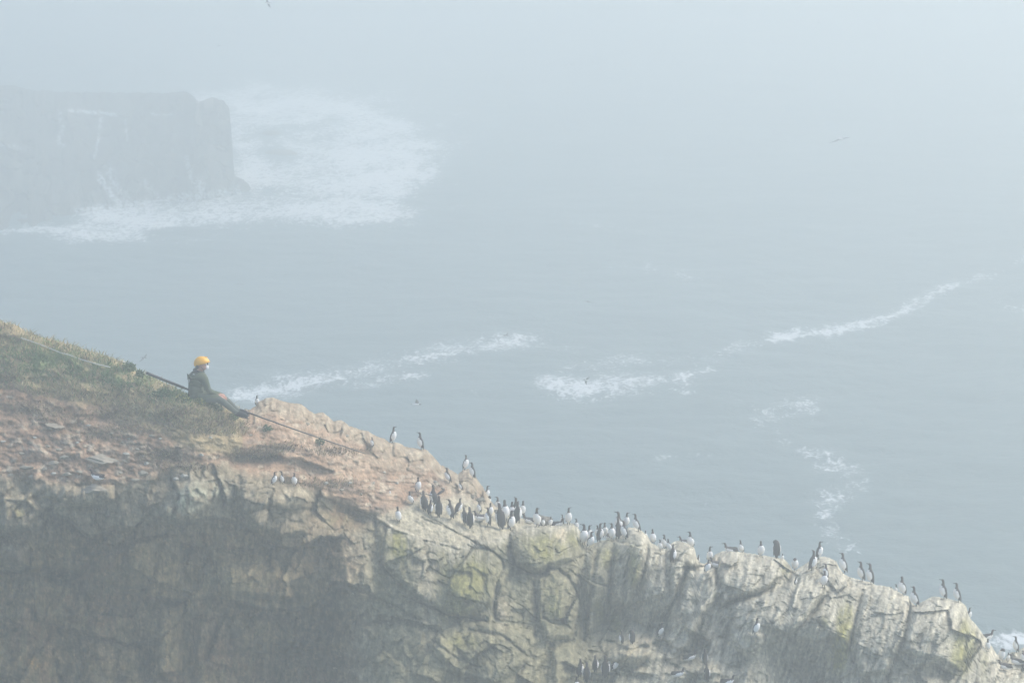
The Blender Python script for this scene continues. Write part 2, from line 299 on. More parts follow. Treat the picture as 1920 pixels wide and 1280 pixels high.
CRACKS = [([(789,971),(840,990),(890,1016)],1.3,.14),([(890,1016),(926,1036),(941,1048),(944,1066),(935,1084),(929,1105),(926,1134),(932,1160)],2.0,.35),
 ([(800,968),(835,985),(855,1000)],1.6,.12),([(864,1155),(890,1158),(911,1164)],2.4,.25),([(712,1051),(722,1068),(732,1078)],2.5,.25),([(754,1117),(801,1134),(840,1154),(864,1157)],1.8,.16),
 ([(955,1028),(958,1046),(968,1058),(984,1069),(1003,1076),(1021,1073),(1029,1064)],5,.6),([(1029,1066),(1046,1066),(1065,1081),(1083,1114),(1087,1137),(1080,1170),(1074,1200)],2.6,.35),([(958,1030),(955,1000),(962,990)],2.,.2),
 ([(1085,1080),(1098,1088),(1112,1102)],2,.18),([(1120,1034),(1112,1080),(1104,1130),(1095,1200)],4,.4),([(1152,1020),(1147,1070),(1140,1130),(1130,1180)],3,.28),([(1180,1040),(1172,1090),(1165,1160)],3,.25),([(1216,1030),(1207,1075),(1198,1120)],3,.2),
 ([(1288,1060),(1280,1088),(1270,1117),(1252,1148),(1236,1185)],4.5,.55),([(1248,1035),(1250,1070),(1247,1100)],2,.15),([(1312,1058),(1290,1066)],3,.2),([(1347,1046),(1345,1080),(1338,1120)],2.2,.2),
 ([(1352,1140),(1368,1127),(1410,1116),(1443,1104),(1452,1088),(1470,1080)],3,.3),([(1420,1129),(1405,1155),(1389,1181)],2,.22),([(1551,1110),(1535,1132),(1520,1154),(1491,1183),(1478,1205),(1466,1232)],2.4,.2),
 ([(1618,1106),(1613,1128),(1608,1148),(1597,1189),(1594,1215),(1600,1240)],2.4,.35),([(1639,1098),(1634,1112),(1630,1130)],2,.22),([(1712,1134),(1706,1145),(1700,1177),(1693,1204),(1674,1241),(1667,1262),(1665,1290)],2.6,.4),
 ([(1816,1227),(1803,1250),(1796,1275)],1.8,.2),([(1487,1070),(1478,1090),(1470,1080)],3,.2),([(1375,1150),(1360,1200),(1352,1240)],3,.2),([(1245,1200),(1262,1215),(1290,1222)],2,.12),
 ([(1320,1150),(1310,1190),(1322,1230)],2.2,.15),([(1830,1180),(1835,1230),(1828,1280)],2.4,.2),([(660,1100),(700,1120),(740,1135),(790,1165)],2.4,.18),([(600,1040),(640,1075),(650,1110)],3,.2),
 ([(320,900),(335,930),(318,980)],3,.25),([(586,935),(580,965),(572,1010)],2.5,.2),([(0,1070),(30,1074),(54,1066),(56,1030)],3.5,.35),([(880,1180),(940,1190),(990,1230),(960,1290)],3,.25),([(1000,1090),(1008,1140),(1003,1190)],3,.25),([(810,1200),(850,1230),(900,1250)],2.4,.2)]
BLOCKS = [([(706,968),(777,1004),(855,1025),(926,1036),(944,1066),(929,1105),(926,1134),(864,1155),(801,1134),(730,1075),(712,1051)],.25,-.02,.06),
 ([(958,1000),(1000,986),(1055,988),(1088,1002),(1075,1050),(1027,1063),(1003,1075),(979,1066),(961,1040)],.36,-.05,.10),([(1029,1068),(1046,1068),(1065,1083),(1083,1116),(1086,1137),(1074,1197),(1020,1200),(1007,1130),(1010,1085)],.32,.05,.04),
 ([(864,1160),(911,1166),(1000,1182),(990,1240),(930,1285),(850,1262),(800,1205)],.32,.05,.08),([(938,1085),(975,1078),(1000,1092),(1000,1170),(930,1160)],.12,-.08,.0),([(1100,1040),(1120,1020),(1146,1014),(1143,1090),(1125,1180),(1097,1188)],.26,-.12,.02),
 ([(1154,1020),(1187,994),(1212,1006),(1212,1050),(1180,1140),(1142,1160)],.30,.12,.02),([(1218,1030),(1247,1036),(1250,1110),(1207,1170),(1187,1160)],.16,-.1,.0),([(1262,1018),(1302,1030),(1306,1060),(1285,1066),(1262,1110),(1250,1060)],.26,.1,.04),
 ([(1292,1070),(1340,1064),(1352,1110),(1322,1150),(1292,1215),(1262,1225),(1245,1195),(1277,1120)],.5,.16,-.02),([(1347,1047),(1370,1038),(1450,1048),(1476,1062),(1470,1083),(1443,1102),(1410,1114),(1368,1125),(1352,1138),(1347,1090)],.40,-.03,.08),
 ([(1372,1132),(1443,1110),(1475,1092),(1540,1102),(1550,1112),(1491,1183),(1445,1200),(1405,1235),(1362,1200)],.48,.10,.03),([(1553,1112),(1600,1094),(1616,1108),(1606,1148),(1592,1215),(1560,1190),(1522,1156)],.30,-.12,.02),
 ([(1622,1108),(1660,1102),(1704,1122),(1705,1142),(1691,1204),(1666,1262),(1612,1268),(1599,1200)],.36,-.05,.02),([(1714,1142),(1745,1123),(1800,1131),(1816,1162),(1830,1200),(1800,1258),(1760,1238),(1692,1222),(1703,1177)],.42,.06,.03),
 ([(1822,1170),(1840,1194),(1845,1285),(1792,1285)],.22,.15,0),([(-5,1016),(50,1018),(55,1064),(-5,1068)],.42,0,.1),([(168,1035),(232,1033),(222,1075),(180,1090)],.35,0,.12),([(440,908),(560,908),(584,937),(577,1000),(530,1010),(480,990),(450,960)],.42,.06,.05),
 ([(300,962),(330,907),(400,892),(420,920),(380,960),(330,985)],.36,-.1,.12),([(90,960),(120,912),(215,908),(213,940),(170,950)],.3,0,.1),([(600,1040),(690,1030),(700,1110),(650,1150),(600,1110)],.26,.1,.05),([(640,1172),(795,1162),(850,1212),(822,1305),(640,1305)],.3,-.05,.03),
 ([(232,1012),(330,1002),(345,1098),(242,1103)],.34,.08,.08),([(390,1024),(510,1034),(558,1128),(420,1113)],.38,-.06,.08),([(302,1132),(345,1128),(340,1262),(290,1272)],.38,.12,0),([(60,1082),(150,1087),(165,1160),(70,1165)],.28,-.08,.06),([(150,1192),(262,1212),(270,1300),(165,1300)],.3,.08,.04),([(0,935),(55,925),(80,955),(55,990),(0,995)],.3,.05,.1),
 ([(370,1160),(402,1158),(395,1250),(362,1262)],.3,.1,0),([(470,1150),(560,1160),(560,1210),(480,1205)],.3,0,.1),([(1140,1205),(1215,1196),(1230,1215),(1195,1250),(1130,1245)],.35,.02,-.1),([(1270,1245),(1345,1240),(1352,1285),(1262,1285)],.3,0,-.1),([(1030,1215),(1075,1205),(1085,1260),(1040,1290)],.2,.1,0),([(730,1080),(800,1140),(792,1158),(700,1125)],.15,0,.1)]
UNDER = [([(-300,1000),(0,1001),(27,991),(69,991),(93,960),(130,972),(165,1005),(206,990),(254,991),(275,977),(309,981),(400,968),(447,977),(516,1019),(560,1028),(600,1005)],1.1,900),
 ([(100,1060),(168,1077),(240,1108),(320,1122),(412,1118),(515,1142),(584,1139),(625,1100)],1.1,900),([(60,1160),(150,1180),(235,1205),(300,1196)],.4,70),([(300,1010),(380,1022),(470,1040)],.3,50),([(20,1068),(60,1074),(110,1066)],.3,60),([(470,1215),(530,1225),(600,1215)],.4,80),([(700,968),(740,992),(777,1004),(816,1016),(860,1026)],.22,60),([(440,962),(500,948),(560,955),(590,948)],.3,60),
 ([(90,930),(140,945),(190,948),(215,935)],.35,45),([(0,940),(50,935),(90,915)],.2,40),([(1060,1240),(1105,1262),(1160,1258),(1215,1262)],.35,70),([(1140,1196),(1180,1215),(1240,1200)],.3,40),([(1262,1240),(1300,1262),(1350,1262)],.2,40),
 ([(1440,1170),(1480,1192),(1530,1200),(1566,1190)],.6,90),([(1715,1245),(1750,1240),(1785,1262)],.5,40),([(1250,1038),(1300,1062)],.1,20),([(620,880),(560,860),(500,850),(430,850)][::-1],.35,35),([(600,925),(640,945),(700,962)],.25,40),
 ([(840,1070),(880,1062),(915,1075)],.12,40),([(850,1150),(900,1158)],.25,60)]
RECESS = [(1150,1160,45,26,.5),(1230,1170,22,25,.35),(1500,1235,45,28,.4),(1760,1258,30,14,.3),(640,960,45,30,.45),(970,1045,14,16,.35),(1095,1140,10,60,.3),(1180,1120,20,40,.15),(1285,1150,30,40,-.2),(600,1170,50,40,.5),(310,860,30,14,.15),
 (470,860,50,16,.35),(880,1100,45,40,-.35),(790,1090,40,60,-.15),(1010,1030,40,38,-.3),(1060,1130,30,50,-.2),(30,1040,32,26,-.5),(360,930,50,26,-.25),(540,935,42,20,-.35),(150,925,55,18,-.3),(880,905,22,26,-.35),
 (1200,1040,30,40,-.25),(1390,1075,60,32,-.3),(1440,1150,55,40,-.35),(1540,1080,40,30,-.2),(1560,1180,25,60,-.2),(1660,1150,38,50,-.3),(1765,1170,45,45,-.35),(1275,1035,24,20,-.35),(1180,1225,40,14,-.3),(640,1110,50,20,-.2),(660,1200,40,20,-.1),(1130,1268,35,10,-.3),(300,1190,22,75,-.45),(375,1200,16,60,-.45),(455,1080,34,26,-.35),(180,1185,28,60,-.3),(95,1235,25,60,-.3),(540,1075,45,35,-.45),(240,1050,30,22,-.35),(500,1235,13,60,-.35),(430,1205,12,50,.3),(270,1240,12,60,.3),(1200,1228,60,12,-.35),(1310,1262,60,10,-.35),(1215,1200,35,8,-.25)]
LEDGES = []   # filled from the birds on the steep face
EDGE = np.array([(-420,905),(0,893),(100,900),(200,905),(270,895),(330,878),(420,870),(470,888),(560,903),(620,932),(700,964),(745,955),(790,938),(860,928),(920,948),(960,960),(1010,978),(1040,970),(2300,900)], float)

STEEP_BIRDS = [(1163,1206),(1183,1206),(1236,1193),(1086,1264),(1099,1277),(1117,1258),(1136,1269),(1146,1250),(1150,1256),(1295,1238),(1273,1268),(1322,1245),(1326,1275),(1363,1282),(1416,1188),(1492,1096),(1543,1099),(1261,1053),(1325,1073),(1521,1068)]
LIP = np.array([(700,968),(740,990),(777,1004),(816,1016),(855,1025),(881,1017),(923,1013),(950,1004),(967,989),(1000,984)], float)
U0, U1, DU, NR = -420, 2300, 2.4, 430
UC = np.arange(U0, U1 + 1, DU); VB = 1520.
CR = np.interp(UC, CREST[:,0], CREST[:,1])
CR = CR + (1.8 * fbm(UC / 11, UC * 0 + 3, 3) + 1.2 * pn(UC / 4.5, UC * 0)) * np.where(UC < 470, .5, 1)
def rbf_fit():
    X = RB[:, :2]; K = np.sqrt(((X[:, None] - X[None]) ** 2).sum(-1) + 35 ** 2)
    A = np.block([[K, np.ones((len(X), 1))], [np.ones((1, len(X))), np.zeros((1, 1))]])
    return np.linalg.solve(A, np.concatenate([RB[:, 2], [0]]))
WR = rbf_fit()
def base_depth(U, V):
    out = np.full(U.shape, WR[-1])
    for (x, y, _), w_ in zip(RB, WR[:-1]): out = out + w_ * np.sqrt((U - x) ** 2 + (V - y) ** 2 + 35 ** 2)
    return out
def build_cliff():
    s = np.linspace(0, 1, NR)[:, None]
    V = CR + s * (VB - CR); U = np.broadcast_to(UC, V.shape).copy()
    T = base_depth(U, V)
    T -= 1.7 * sst(1030, 1400, V) * sst(640, 780, U); T += .7 * np.exp(-(V - CR) / 7.)
    edge = np.interp(U, EDGE[:,0], EDGE[:,1]) + 10 * fbm(U / 40, V / 40, 3)
    rock = sst(-12, 12, V - edge)
    outcrop = sst(.1, .5, np.exp(-((V - CR) / 26.) ** 2) * (U > 476) * (U < 930))
    outcrop = np.maximum(outcrop, sst(.25, .6, ell(U, V, (870,915,30,40,1)))) ; outcrop = np.maximum(outcrop, .6 * sst(.3, .7, ell(U, V, (760,860,90,30,1))))
    hard = np.maximum(rock, outcrop)
    lipv = np.interp(U, LIP[:,0], LIP[:,1]); table = sst(700, 720, U) * (1 - sst(990, 1015, U)) * sst(-10, 10, V - edge) * (1 - sst(-4, 4, V - lipv))
    # --- large forms
    for c in RECESS: T += ell(U, V, c)
    wu = U + 3.5 * fbm(U / 25, V / 25, 3); wv = V + 4.5 * fbm(U / 25 + 31, V / 25, 3)
    lean = np.where(U > 1090, .28, np.where(U < 640, .1, .0)); lean = np.interp(U, [0, 640, 900, 1090, 1200, 2000], [.12, .10, .0, .12, .30, .22])
    X = wu + lean * (wv - 1100); Y = wv
    o1, e1, c1 = voro(X / 80. + .004 * Y, Y / 105. - .004 * X, 11); o2, e2, c2 = voro(X / 30. + 3 + Y * .008, Y / 44. + 1 - X * .006, 12); o3, e3, c3 = voro(X / 12. + 7 - Y * .02, Y / 15. + 2 + X * .02, 13); o4, _, _ = voro(X / 5.5 + 2, Y / 7. + X * .03, 15)
    amp = hard * (1 - .8 * table)
    T -= amp * (.2 * fbm(X / 95., Y / 120., 3) + .40 * o1 + .15 * o2 + .06 * o3 + .018 * o4)
    some = sst(.0, .4, fbm(U / 50 + 77, V / 50, 2)); T += amp * some * (.12 * np.exp(-(e1 / .022) ** 2) + .05 * np.exp(-(e2 / .035) ** 2))
    strata = ridged(X / 13., Y / 120., 4); T -= amp * (.03 + .05 * sst(1100, 1250, U)) * (strata - .5)
    T -= hard * (.05 * fbm(X / 18., Y / 22., 5))
    # bedding across the left wall and the earth bank
    T -= (1 - hard) * (.20 * fbm(U / 60., V / 26., 5) + .07 * fbm(U / 12., V / 7., 4))
    so_, se, sc = voro(wu / 11., wv / 6.5, 14); stony = sst(.05, .35, fbm(U / 45 + 9, V / 30, 3) + ell(U, V, (180,850,220,50,.45)) + ell(U, V, (640,870,90,40,.25)) + ell(U, V, (760,910,90,30,.4)))
    T -= (1 - hard) * stony * .05 * so_
    T -= table * (.05 * fbm(U / 14., V / 6., 4) + .03 * fbm(U / 40., V / 12., 2))
    # crack lines and undercuts seen in the photo
    cu_, cv_ = U + 3.0 * fbm(U / 14, V / 14, 3), V + 3.0 * fbm(U / 14 + 8, V / 14, 3)
    crk = np.zeros(U.shape)
    rb_ = np.random.default_rng(21)
    for poly, off, gx, gy in BLOCKS:
        a = np.array(poly, float); i0, i1 = np.searchsorted(UC, a[:,0].min() - 12), np.searchsorted(UC, a[:,0].max() + 12)
        uu, vv = cu_[:, i0:i1] + 0, cv_[:, i0:i1] + 0; inside = np.zeros(uu.shape, bool)
        for (x1, y1), (x2, y2) in zip(poly, poly[1:] + poly[:1]):
            inside ^= ((y1 > vv) != (y2 > vv)) & (uu < (x2 - x1) * (vv - y1) / (y2 - y1 + 1e-9) + x1)
        sd = seg_dist(uu, vv, poly + poly[:1]) * np.where(inside, 1, -1)
        k = .5 * sst(-1.2, 1.2, sd) + .5 * sst(0, 10, sd); c0 = a.mean(0)
        T[:, i0:i1] -= 1.15 * k * (off + gx * (uu - c0[0]) / 60. + gy * (vv - c0[1]) / 60.)
    for pts, wd, dp in CRACKS:
        x0, x1 = min(p[0] for p in pts) - 30, max(p[0] for p in pts) + 30; i0, i1 = np.searchsorted(UC, x0), np.searchsorted(UC, x1)
        g = np.exp(-(seg_dist(cu_[:, i0:i1], cv_[:, i0:i1], pts) / wd) ** 2)
        T[:, i0:i1] += .6 * dp * g; crk[:, i0:i1] = np.maximum(crk[:, i0:i1], g)
    for pts, dp, dec in UNDER:
        a = np.array(pts, float); lv = np.interp(U, a[:,0], a[:,1]) + 5 * fbm(U / 25, V * 0, 3)
        we = 55 if dec > 500 else 18; win = sst(a[0,0] - we, a[0,0] + 12, U) * (1 - sst(a[-1,0] - 12, a[-1,0] + we, U + 14 * fbm(V / 40, U / 200, 3)))
        d = V - lv; T += dp * win * sst(-1.5, 4, d) * np.exp(-np.clip(d, 0, None) / dec)
    for (x, y) in STEEP_BIRDS + LEDGES:
        d = V - y; T -= .16 * np.exp(-((U - x) / 15) ** 2) * sst(-3, 2, d) * np.exp(-np.clip(d, 0, None) / 28)
    # --- colour of the surface itself
    def c(*a): return np.array(a)
    def mixc(C, k, k2): return C * (1 - k[..., None]) + np.asarray(k2) * k[..., None]
    n1 = fbm(U / 30, V / 30, 5); n2 = fbm(X / 10, Y / 15, 5) * (1 - .6 * sst(1080, 1250, U)) + (.35 + .35 * sst(1080, 1250, U)) * fbm(X / 6, Y / 34, 4); n3 = fbm(U / 9, V / 9, 4); nbig = fbm(U / 120 + 3, V / 120, 3)
    earth = mixc(np.ones(V.shape + (3,)) * c(.33,.225,.155), sst(-.1, .45, n1), (.44,.325,.235)); earth = mixc(earth, sst(.0, .5, fbm(U / 35 + 7, V / 14, 4)), (.25,.19,.15))
    earth = mixc(earth, stony * sst(.55, .9, sc) * .8, (.50,.44,.35)); earth = mixc(earth, stony * np.exp(-(se / .1) ** 2) * .5, (.12,.08,.06))
    earth = mixc(earth, np.clip(ell(U, V, (640,850,80,26,.6,28)) + ell(U, V, (560,820,60,16,.5,20)) + ell(U, V, (390,835,40,20,.5)), 0, .8) * sst(-.3, .3, n3), (.56,.45,.35))
    # vegetation mat under the grass
    veg = sst(.25, .6, np.clip(1 - (V - (CR + 75 - .03 * U)) / 60., 0, 1) * (U < 455) + .35 * n1) * (U < 470)
    earth = mixc(earth, veg * .8, (.36,.30,.175)); green = np.clip(ell(U, V, (60,680,120,36,1)) + ell(U, V, (210,705,110,26,1,14)) + ell(U, V, (360,745,55,18,.9)), 0, 1)
    earth = mixc(earth, green * sst(-.25, .25, n1), (.15,.19,.085))
    for e in [(320,785,26,28,.7),(300,850,34,18,.7),(60,760,60,16,.5),(470,855,46,14,.75),(215,770,40,12,.4),(15,700,20,22,.5)]: earth = mixc(earth, np.clip(ell(U, V, e) * (1 + n3), 0, .8), (.085,.066,.055))
    grey = mixc(np.ones(V.shape + (3,)) * c(.34,.325,.27), sst(-.3, .4, n2), (.50,.48,.415)); grey = mixc(grey, sst(.1, .5, n1) * .5, (.20,.185,.14))
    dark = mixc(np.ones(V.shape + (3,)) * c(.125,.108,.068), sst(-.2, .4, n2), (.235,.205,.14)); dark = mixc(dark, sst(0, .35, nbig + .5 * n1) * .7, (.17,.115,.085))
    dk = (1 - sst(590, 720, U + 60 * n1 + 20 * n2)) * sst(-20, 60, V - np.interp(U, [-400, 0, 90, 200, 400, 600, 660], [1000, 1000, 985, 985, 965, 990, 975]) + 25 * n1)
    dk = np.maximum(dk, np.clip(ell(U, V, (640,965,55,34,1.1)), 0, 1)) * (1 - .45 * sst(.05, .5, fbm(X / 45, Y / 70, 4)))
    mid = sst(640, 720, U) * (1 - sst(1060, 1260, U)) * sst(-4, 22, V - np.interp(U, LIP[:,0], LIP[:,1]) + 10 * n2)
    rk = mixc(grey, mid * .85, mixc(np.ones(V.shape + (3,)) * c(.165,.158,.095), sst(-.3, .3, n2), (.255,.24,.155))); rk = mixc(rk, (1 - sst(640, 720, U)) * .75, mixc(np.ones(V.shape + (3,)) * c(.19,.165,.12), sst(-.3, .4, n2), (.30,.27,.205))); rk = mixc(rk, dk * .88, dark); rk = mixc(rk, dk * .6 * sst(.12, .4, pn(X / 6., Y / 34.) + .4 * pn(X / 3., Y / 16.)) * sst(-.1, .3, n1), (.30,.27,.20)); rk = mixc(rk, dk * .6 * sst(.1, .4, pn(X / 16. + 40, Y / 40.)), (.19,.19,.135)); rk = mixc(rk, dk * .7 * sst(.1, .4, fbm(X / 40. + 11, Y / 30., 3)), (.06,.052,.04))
    rk = mixc(rk, sst(650, 560, U) * (1 - dk) * .45, (.24,.19,.13))
    for e in [(430,1065,150,50,.8),(300,1190,50,60,.7),(490,1190,50,30,.4),(110,1120,60,40,.35)]: rk = mixc(rk, np.clip(ell(U, V, e), 0, 1) * (.25 + .75 * sst(-.15, .35, pn(X / 7. + 5, Y / 42.) + .4 * n1)), (.27,.26,.19))
    crown = sst(480, 520, U) * outcrop; 
    lich = np.zeros(U.shape)
    for e in [(750,1022,16,34,1),(875,1090,55,45,.95),(850,1140,60,25,.6),(1020,1030,50,36,.7),(1075,1010,18,22,.6),(1140,1040,30,30,.75),(1190,1060,22,60,.6),(1125,1150,16,40,.6),(900,1060,28,22,.5),(1155,1170,14,30,.6),
              (1582,1195,18,75,1.1,8),(1545,1170,14,30,.6,10),(1808,1215,26,60,1.0,12),(1235,1010,14,18,.5),(1470,1065,16,20,.6),(1385,1095,20,16,.3),(1845,1235,16,40,.5),(35,960,36,16,.5),(120,1000,20,16,.4),(870,1200,60,30,.5),(780,1060,14,50,.3),(1040,1130,30,50,.5)]:
        lich = np.maximum(lich, ell(U, V, e))
    lich = np.clip(sst(.22, .75, lich + .28 * n1 + .2 * n2), 0, 1) * rock * (1 - table)
    rk = mixc(rk, lich * .8, mixc(np.ones(V.shape + (3,)) * c(.19,.185,.060), sst(-.3, .4, n3), (.26,.255,.085)))
    yel = np.clip(ell(U, V, (1574,1215,14,55,1.1,10)) + ell(U, V, (1810,1200,16,50,.6,12)) , 0, 1); rk = mixc(rk, yel * sst(-.3, .3, n2) * .8, (.33,.31,.075))
    # guano: pale tops and run-off streaks
    top = np.exp(-np.clip(V - CR, 0, None) / 26.) * sst(1080, 1180, U); rk = mixc(rk, np.clip(top * (.8 + n3), 0, .85) * .7, (.52,.49,.42))
    rk = mixc(rk, table * (.75 + .25 * n3).clip(0, 1), mixc(np.ones(V.shape + (3,)) * c(.40,.365,.28), sst(-.3, .4, fbm(U / 10, V / 5, 4)), (.50,.465,.375)))
    streak = sst(.15, .6, pn(X / 3.1, Y / 60) + .5 * pn(X / 1.6 + 9, Y / 45))
    rk = mixc(rk, rock * streak * sst(690, 720, U) * np.exp(-np.clip(V - lipv, 0, None) / 45.) * (V > lipv - 4) * (U < 1100) * .65, (.55,.52,.46))
    rk = mixc(rk, rock * streak * sst(1000, 1080, U) * np.exp(-np.clip(V - CR, 0, None) / 70.) * .55, (.60,.58,.53)); rk = mixc(rk, np.clip(ell(U, V, (797,1060,20,70,1.0)) + ell(U, V, (803,1150,14,50,.5)), 0, 1) * (.55 + .45 * streak), (.40,.37,.31))
    rk = mixc(rk, np.clip(sst(.25, .7, fbm(X / 6, Y / 26, 4) + .12 + .3 * nbig), 0, 1) * sst(1180, 1280, U) * .6, (.55,.54,.49))
    spots = sst(.35, .6, fbm(U / 5, V / 8, 3)) * np.clip(ell(U, V, (660,1115,45,28,1)) + ell(U, V, (650,1240,50,40,1)) + ell(U, V, (1685,1200,40,22,.8)) + ell(U, V, (720,1180,30,40,.5)) + ell(U, V, (1410,1150,60,50,.6)), 0, 1); rk = mixc(rk, rock * spots * .9, (.62,.60,.57))
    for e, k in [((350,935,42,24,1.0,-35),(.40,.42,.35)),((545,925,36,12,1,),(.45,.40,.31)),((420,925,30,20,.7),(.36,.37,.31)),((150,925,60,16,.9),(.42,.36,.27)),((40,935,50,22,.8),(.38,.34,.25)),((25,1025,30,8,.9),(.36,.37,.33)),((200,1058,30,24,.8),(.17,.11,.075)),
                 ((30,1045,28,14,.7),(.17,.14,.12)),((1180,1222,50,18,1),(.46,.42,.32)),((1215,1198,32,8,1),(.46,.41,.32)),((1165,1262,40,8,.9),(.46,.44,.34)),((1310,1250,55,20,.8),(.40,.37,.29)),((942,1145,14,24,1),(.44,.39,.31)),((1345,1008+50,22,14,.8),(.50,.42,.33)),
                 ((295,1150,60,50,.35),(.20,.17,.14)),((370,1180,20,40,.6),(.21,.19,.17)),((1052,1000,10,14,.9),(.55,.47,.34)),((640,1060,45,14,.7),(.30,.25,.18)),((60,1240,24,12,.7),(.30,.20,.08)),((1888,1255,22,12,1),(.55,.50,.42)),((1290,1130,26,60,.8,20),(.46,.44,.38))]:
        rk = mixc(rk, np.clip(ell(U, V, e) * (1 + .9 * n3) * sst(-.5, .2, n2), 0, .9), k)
    rk = mixc(rk, rock * some * (.35 * np.exp(-(e1 / .02) ** 2)), (.07,.062,.05)); rk = mixc(rk, crk * .3, (.06,.055,.045))
    oc = mixc(np.ones(V.shape + (3,)) * c(.31,.25,.185), sst(-.2, .4, n2), (.44,.385,.30)); oc = mixc(oc, sst(.3, .6, lich + n2) * .4, (.22,.21,.10))
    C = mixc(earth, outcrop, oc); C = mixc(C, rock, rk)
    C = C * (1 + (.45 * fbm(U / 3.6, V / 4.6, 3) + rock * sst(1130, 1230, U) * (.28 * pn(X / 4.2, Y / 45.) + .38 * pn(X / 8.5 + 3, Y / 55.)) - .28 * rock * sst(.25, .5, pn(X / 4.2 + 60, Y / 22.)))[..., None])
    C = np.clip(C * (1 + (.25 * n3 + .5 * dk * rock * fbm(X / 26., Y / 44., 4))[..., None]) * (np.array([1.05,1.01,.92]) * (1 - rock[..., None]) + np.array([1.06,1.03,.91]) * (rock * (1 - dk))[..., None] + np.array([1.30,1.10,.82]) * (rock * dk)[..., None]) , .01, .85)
    W = P(U, V, T)
    # back of the ridge, falling to the sea behind, and the foot of the wall below the frame
    crest = W[0]; back = []
    jit = fbm(UC / 20, UC * 0 + 5, 3)
    for dy, dz in [(.25,.12),(.6,.5),(1.0,1.2),(1.6,2.6),(2.4,5),(4,10),(6,17),(9,25),(13,34),(17,43),(20,52)]:
        r = crest.copy(); r[:,1] += dy * (1 + .2 * jit); r[:,2] = np.maximum(crest[:,2] - dz * (1 + .15 * jit), -1.5 if dz > 40 else -9); back.append(r)
    back[-1][:,2] = -1.5
    foot = []; lw = W[-1]
    for k in np.linspace(.04, 1, 16):
        r = lw.copy(); r[:,2] = lw[:,2] * (1 - k) - 1.5 * k; r[:,1] += -.5 * k + .5 * fbm(UC / 30, UC * 0 + k * 9, 2); foot.append(r)
    A = np.concatenate([np.array(back[::-1]), W, np.array(foot)])
    CC = np.concatenate([np.repeat(C[:1], len(back), 0), C, np.repeat(C[-1:], len(foot), 0)])
    o = grid_obj("cliff", A, M_ROCK, vcol=CC); tag(o, "weathered rocky sea cliff with an earthy grassy top", None, None, "structure")
    return T, W
T_, W_ = build_cliff()
def surf_t(u, v):
    i = int(np.clip(round((u - U0) / DU), 0, len(UC) - 1)); c = CR[i]
    k = (v - c) / (VB - c) * (NR - 1)
    if k < 0: return float(T_[2, i])
    k0 = int(min(k, NR - 2)); f = k - k0
    return float(T_[k0, i] * (1 - f) + T_[k0 + 1, i] * f)
def ground(u, v): return Vector(P(u, v, surf_t(u, v)))
def crest_at(u): return float(np.interp(u, UC, CR))

# ------------------------------------------------------------------ birds
def bill_mesh(p, d, L, r):
    d = d.normalized(); a = d.cross(Vector((0, 0, 1))).normalized(); b = a.cross(d)
    vs_ = []; 
    for k, (f, rr) in enumerate([(-.25, r), (.35, r * .8), (.8, r * .45)]):
        for j in range(6):
            an = j * math.pi / 3; vs_.append(p + d * L * f + a * rr * .6 * math.cos(an) + b * rr * math.sin(an))
    vs_.append(p + d * L - b * r * .3)
    fs = [(k * 6 + j, k * 6 + (j + 1) % 6, (k + 1) * 6 + (j + 1) % 6, (k + 1) * 6 + j) for k in range(2) for j in range(6)] + [(12 + j, 12 + (j + 1) % 6, 18) for j in range(6)]
    return vs_, fs
def ellipsoid(cx, cy, cz, rx, ry, rz, tilt=0, n=10, m=8, roll=0):
    vs_ = []; M_ = Matrix.Rotation(tilt, 3, 'Y') @ Matrix.Rotation(roll, 3, 'X')
    for i in range(m + 1):
        ph = math.pi * i / m
        for j in range(n):
            an = 2 * math.pi * j / n
            vs_.append(Vector((cx, cy, cz)) + M_ @ Vector((rx * math.sin(ph) * math.cos(an), ry * math.sin(ph) * math.sin(an), rz * math.cos(ph))))
    fs = [(i * n + j, (i + 1) * n + j, (i + 1) * n + (j + 1) % n, i * n + (j + 1) % n) for i in range(m) for j in range(n)]
    return vs_, fs
STAND = [(-.15,.035,.010),(-.13,.10,.040),(-.09,.18,.095),(-.03,.29,.150),(.015,.41,.175),(.035,.53,.165),(.035,.62,.135),(.025,.69,.090),(.015,.76,.062),(.015,.83,.054),(.025,.89,.058),(.045,.93,.056),(.075,.945,.040),(.10,.945,.018)]
BROOD = [(-.44,.13,.010),(-.37,.14,.050),(-.25,.16,.115),(-.10,.19,.165),(.04,.21,.175),(.15,.24,.155),(.23,.30,.115),(.27,.37,.080),(.285,.44,.060),(.295,.50,.056),(.315,.545,.058),(.34,.57,.054),(.375,.575,.038),(.40,.57,.018)]
PREEN = STAND[:7] + [(.045,.70,.10),(.07,.755,.075),(.11,.775,.06),(.15,.755,.058),(.17,.715,.055),(.172,.675,.038),(.168,.655,.018)]
